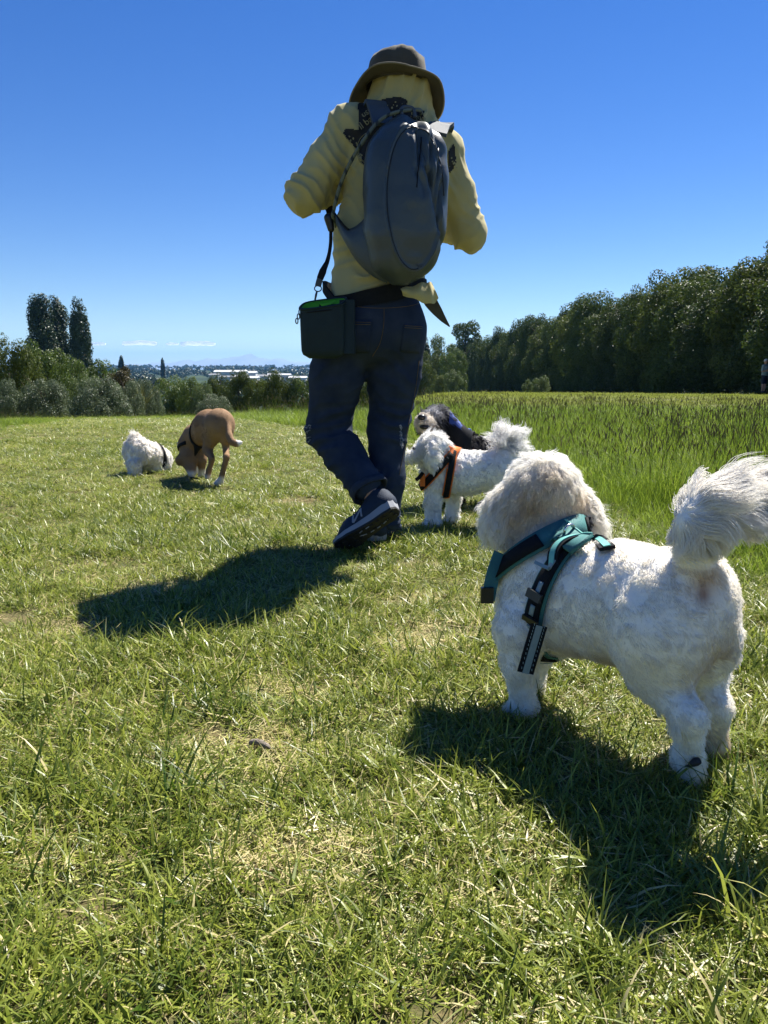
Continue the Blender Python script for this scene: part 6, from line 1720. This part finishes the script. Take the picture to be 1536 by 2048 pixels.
def dog_small():
    g = G(272, 950); Y0 = g.y
    t = thing('dog', 'small shaggy white dog with its head down, farthest left', 'dog', tuple(g), group='dogs out on the walk')
    h = Vector((.62, .78, 0)).normalized(); rt = Vector((h.y, -h.x, 0)); R = frame_R(h)
    pel = P(278, 902, Y0 + .04); che = P(312, 913, Y0 + .20); mid = pel.lerp(che, .5); hd = P(325, 917, Y0 + .22); mz = P(327, 932, Y0 + .28)
    B = Body(); B.cap(pel, mid, .078, .074, .04); B.cap(mid, che, .074, .070, .04); B.ell(pel - h * .02 + UP * .005, (.082, .07, .082), R, .04)
    B.cap(che, hd, .058, .05, .03); B.ell(hd, (.052, .05, .056), R, .03); B.cap(hd - UP * .01, mz, .036, .026, .02)
    for s in (-1, 1):
        a = hd + rt * .045 * s + UP * .02; B.chain([a, a - UP * .06 + rt * .01 * s], [.022, .020], .02)
    TB = Body(); TB.p = list(B.p)
    for q, top in ((G(270, 952), P(270, 915, Y0)), (G(286, 944), P(290, 915, Y0 + .1)), (G(312, 944), P(312, 920, Y0 + .18)), (G(325, 942), P(322, 920, Y0 + .2))):
        B.chain([top, q + UP * .07, q + UP * .02], [.056, .036, .031], .025); paw(B, q, h, .029)
    tb = pel + UP * .055 - h * .03; B.chain([tb, tb + UP * .025, tb + UP * .035 + h * .04], [.02, .018, .014], .015)
    V, F, bo = dog_mesh(t, B, .0095, flat_tint((.80, .77, .71)), 2, .002); tr = bvh(*TB.surface(.010)); hn = np.array(h); tn = np.array(tb)
    wt = lambda X: smooth01((.06 - np.linalg.norm(X - tn - np.array([0, 0, .04]), axis=1)) / .03)
    fur('fur', V, F, t, 12000, lambda X: .024 + .03 * wt(X), lambda X, n: -hn * .6 + np.array([0, 0, -1.2]) + .5 * np.stack([vnoise(X, 18, 1), vnoise(X, 18, 2), vnoise(X, 18, 3)], 1) + wt(X)[:, None] * np.array([.4, 0, 1.8]), flat_tint((.84, .81, .76)), .0012, 4, .4, .22, .003, .03, .6, 600, .35, 41)
    n_ = Body(); n_.ell(mz + h * .02 - UP * .01, (.013,) * 3); v, f = n_.surface(.005); obj('nose', v, f, NOSE, t)
    ha = bpy.data.objects.new('harness', None); put(ha, t)
    v, f = wrap(tr, P(314, 913, Y0 + .20), h, .022, .004, .016, steps=36); obj('girth_strap', v, f, WEB, ha)
dog_small()
# ------------------------------------------------------------------ far people and small things
def far_person(px, pyf, pyt, Y, label, shirt, legs, facing, arms='folded', cap_=None):
    base = P(px, pyf, Y); H = P(px, pyt, Y).z - base.z; s = H / 1.75; o = Vector((base.x, Y, base.z))
    t = thing('person', label, 'person', tuple(o)); f = Vector((math.sin(facing), -math.cos(facing), 0)); l = Vector((-f.y, f.x, 0)); R = frame_R(f)
    at = lambda x, y_, z: o + l * (x * s) + f * (y_ * s) + UP * (z * s)
    B = Body(); B.ell(at(0, 0, 1.63), (.075 * s, .09 * s, .11 * s), R, .02); B.cap(at(0, .07, 1.62), at(0, .10, 1.60), .012 * s, .016 * s, .01); B.cap(at(0, -.01, 1.42), at(0, 0, 1.55), .055 * s, .05 * s, .03)
    for q in (-1, 1):
        B.ell(at(.075 * q, 0, 1.63), (.012 * s, .02 * s, .03 * s), R, .01); B.chain([at(.09 * q, 0, .55), at(.09 * q, .01, .30), at(.09 * q, -.02, .08)], [.06 * s, .055 * s, .036 * s], .02)
        el = at(.26 * q, .02, 1.12); wr = at(.02 * q - .10 * q, .20, 1.17 + .03 * q) if arms == 'folded' else at(.25 * q, .10, .90)
        B.chain([at(.18 * q, 0, 1.38), el, wr], [.05 * s, .042 * s, .03 * s], .02); d = (wr - el).normalized()
        B.cap(wr, wr + d * .07 * s, .034 * s, .03 * s, .02)
        for k in range(4): B.cap(wr + d * .08 * s + UP * (.03 - .02 * k) * s, wr + d * (.15 - .01 * abs(k - 1)) * s + UP * (.03 - .02 * k) * s, .010 * s, .008 * s, .005)
        B.cap(wr + UP * .03 * s, wr + UP * .06 * s + d * .05 * s, .012 * s, .010 * s, .01)
    V, F = B.surface(.016); obj('body', V, F, MM['skin'], t)
    B = Body(); B.cap(at(0, 0, 1.30), at(0, 0, .92), .135 * s, .145 * s, .05, l, 1.3); B.cap(at(-.15, 0, 1.40), at(.15, 0, 1.40), .07 * s, .07 * s, .05)
    for q in (-1, 1): B.cap(at(.18 * q, 0, 1.39), at(.25 * q, .02, 1.16), .07 * s, .066 * s, .03)
    V, F = B.surface(.018); obj('shirt', V, F, shirt, t)
    B = Body(); B.cap(at(0, 0, .95), at(0, 0, .86), .145 * s, .14 * s, .05, l, 1.25)
    for q in (-1, 1): B.chain([at(.085 * q, 0, .86), at(.095 * q, .01, .52)], [.105 * s, .09 * s], .03)
    V, F = B.surface(.018); obj('shorts', V, F, legs, t)
    for q in (-1, 1):
        B = Body(); B.cap(at(.09 * q, -.05, .045), at(.10 * q, .15, .035), .045 * s, .038 * s, .02); V, F = B.surface(.015); obj('shoe', V, F, MM['outsole'], t)
    H_ = Body(); H_.ell(at(0, -.008, 1.665), (.085 * s, .098 * s, .10 * s), R); H_.ell(at(0, .10, 1.58), (.10 * s, .10 * s, .11 * s), R, .02, sub=True); V, F = H_.surface(.014); obj('cap' if cap_ else 'hair', V, F, cap_ or MM['hair'], t)
G_SHIRT = pmat('shirt_green_grey', (.12, .20, .17), (.30, .34, .32), 9, .9); DARKS = pmat('shorts_navy', (.02, .025, .035), rough=.9); LILAC = pmat('jacket_pale_grey', (.42, .42, .48), rough=.9); PALECAP = pmat('cap_pale', (.6, .6, .58), rough=.9)
far_person(1526, 785, 718, 39.0, 'distant man with folded arms in a green and grey shirt by the wood', G_SHIRT, DARKS, .5, 'folded', PALECAP)
far_person(333, 838, 800, 66.0, 'tiny distant walker in a pale grey top before the rounded trees', LILAC, DARKS, 2.6, 'down', PALECAP)
def twig():
    p = G(520, 1502); S = spline([p + Vector((-.020, .012, .010)), p + Vector((0, 0, .016)), p + Vector((.022, -.010, .010))], 5)
    V, F = tube(S, [.003, .005, .006, .0055, .006, .006, .0065, .006, .005, .004, .003], 7); V = V + (vnoise(V, 160, 2) * .0015)[:, None]
    o = obj('twig', V, F, pmat('twig_grey_wood', (.25, .21, .17), (.12, .10, .08), 80, .9, .8, 200)); tag(o, 'short grey stick lying on a bare patch in the front grass', 'twig')
twig()
# ------------------------------------------------------------------ the hazy air over the plain
def haze():
    V, F = box((0, 0, 144), (28000, 28000, 330))
    m = bpy.data.materials.new('hazy_air'); m.use_nodes = True; n = m.node_tree.nodes; l = m.node_tree.links
    n.remove(n['Principled BSDF'])
    pv = n.new('ShaderNodeVolumePrincipled'); pv.inputs['Color'].default_value = (0.20, 0.52, 1.0, 1); pv.inputs['Density'].default_value = HAZE; pv.inputs['Anisotropy'].default_value = 0.2
    l.new(pv.outputs[0], n['Material Output'].inputs['Volume'])
    o = obj('haze', V, F, m, smooth=False); tag(o, kind='stuff')
HAZE = 0.75e-4
haze()
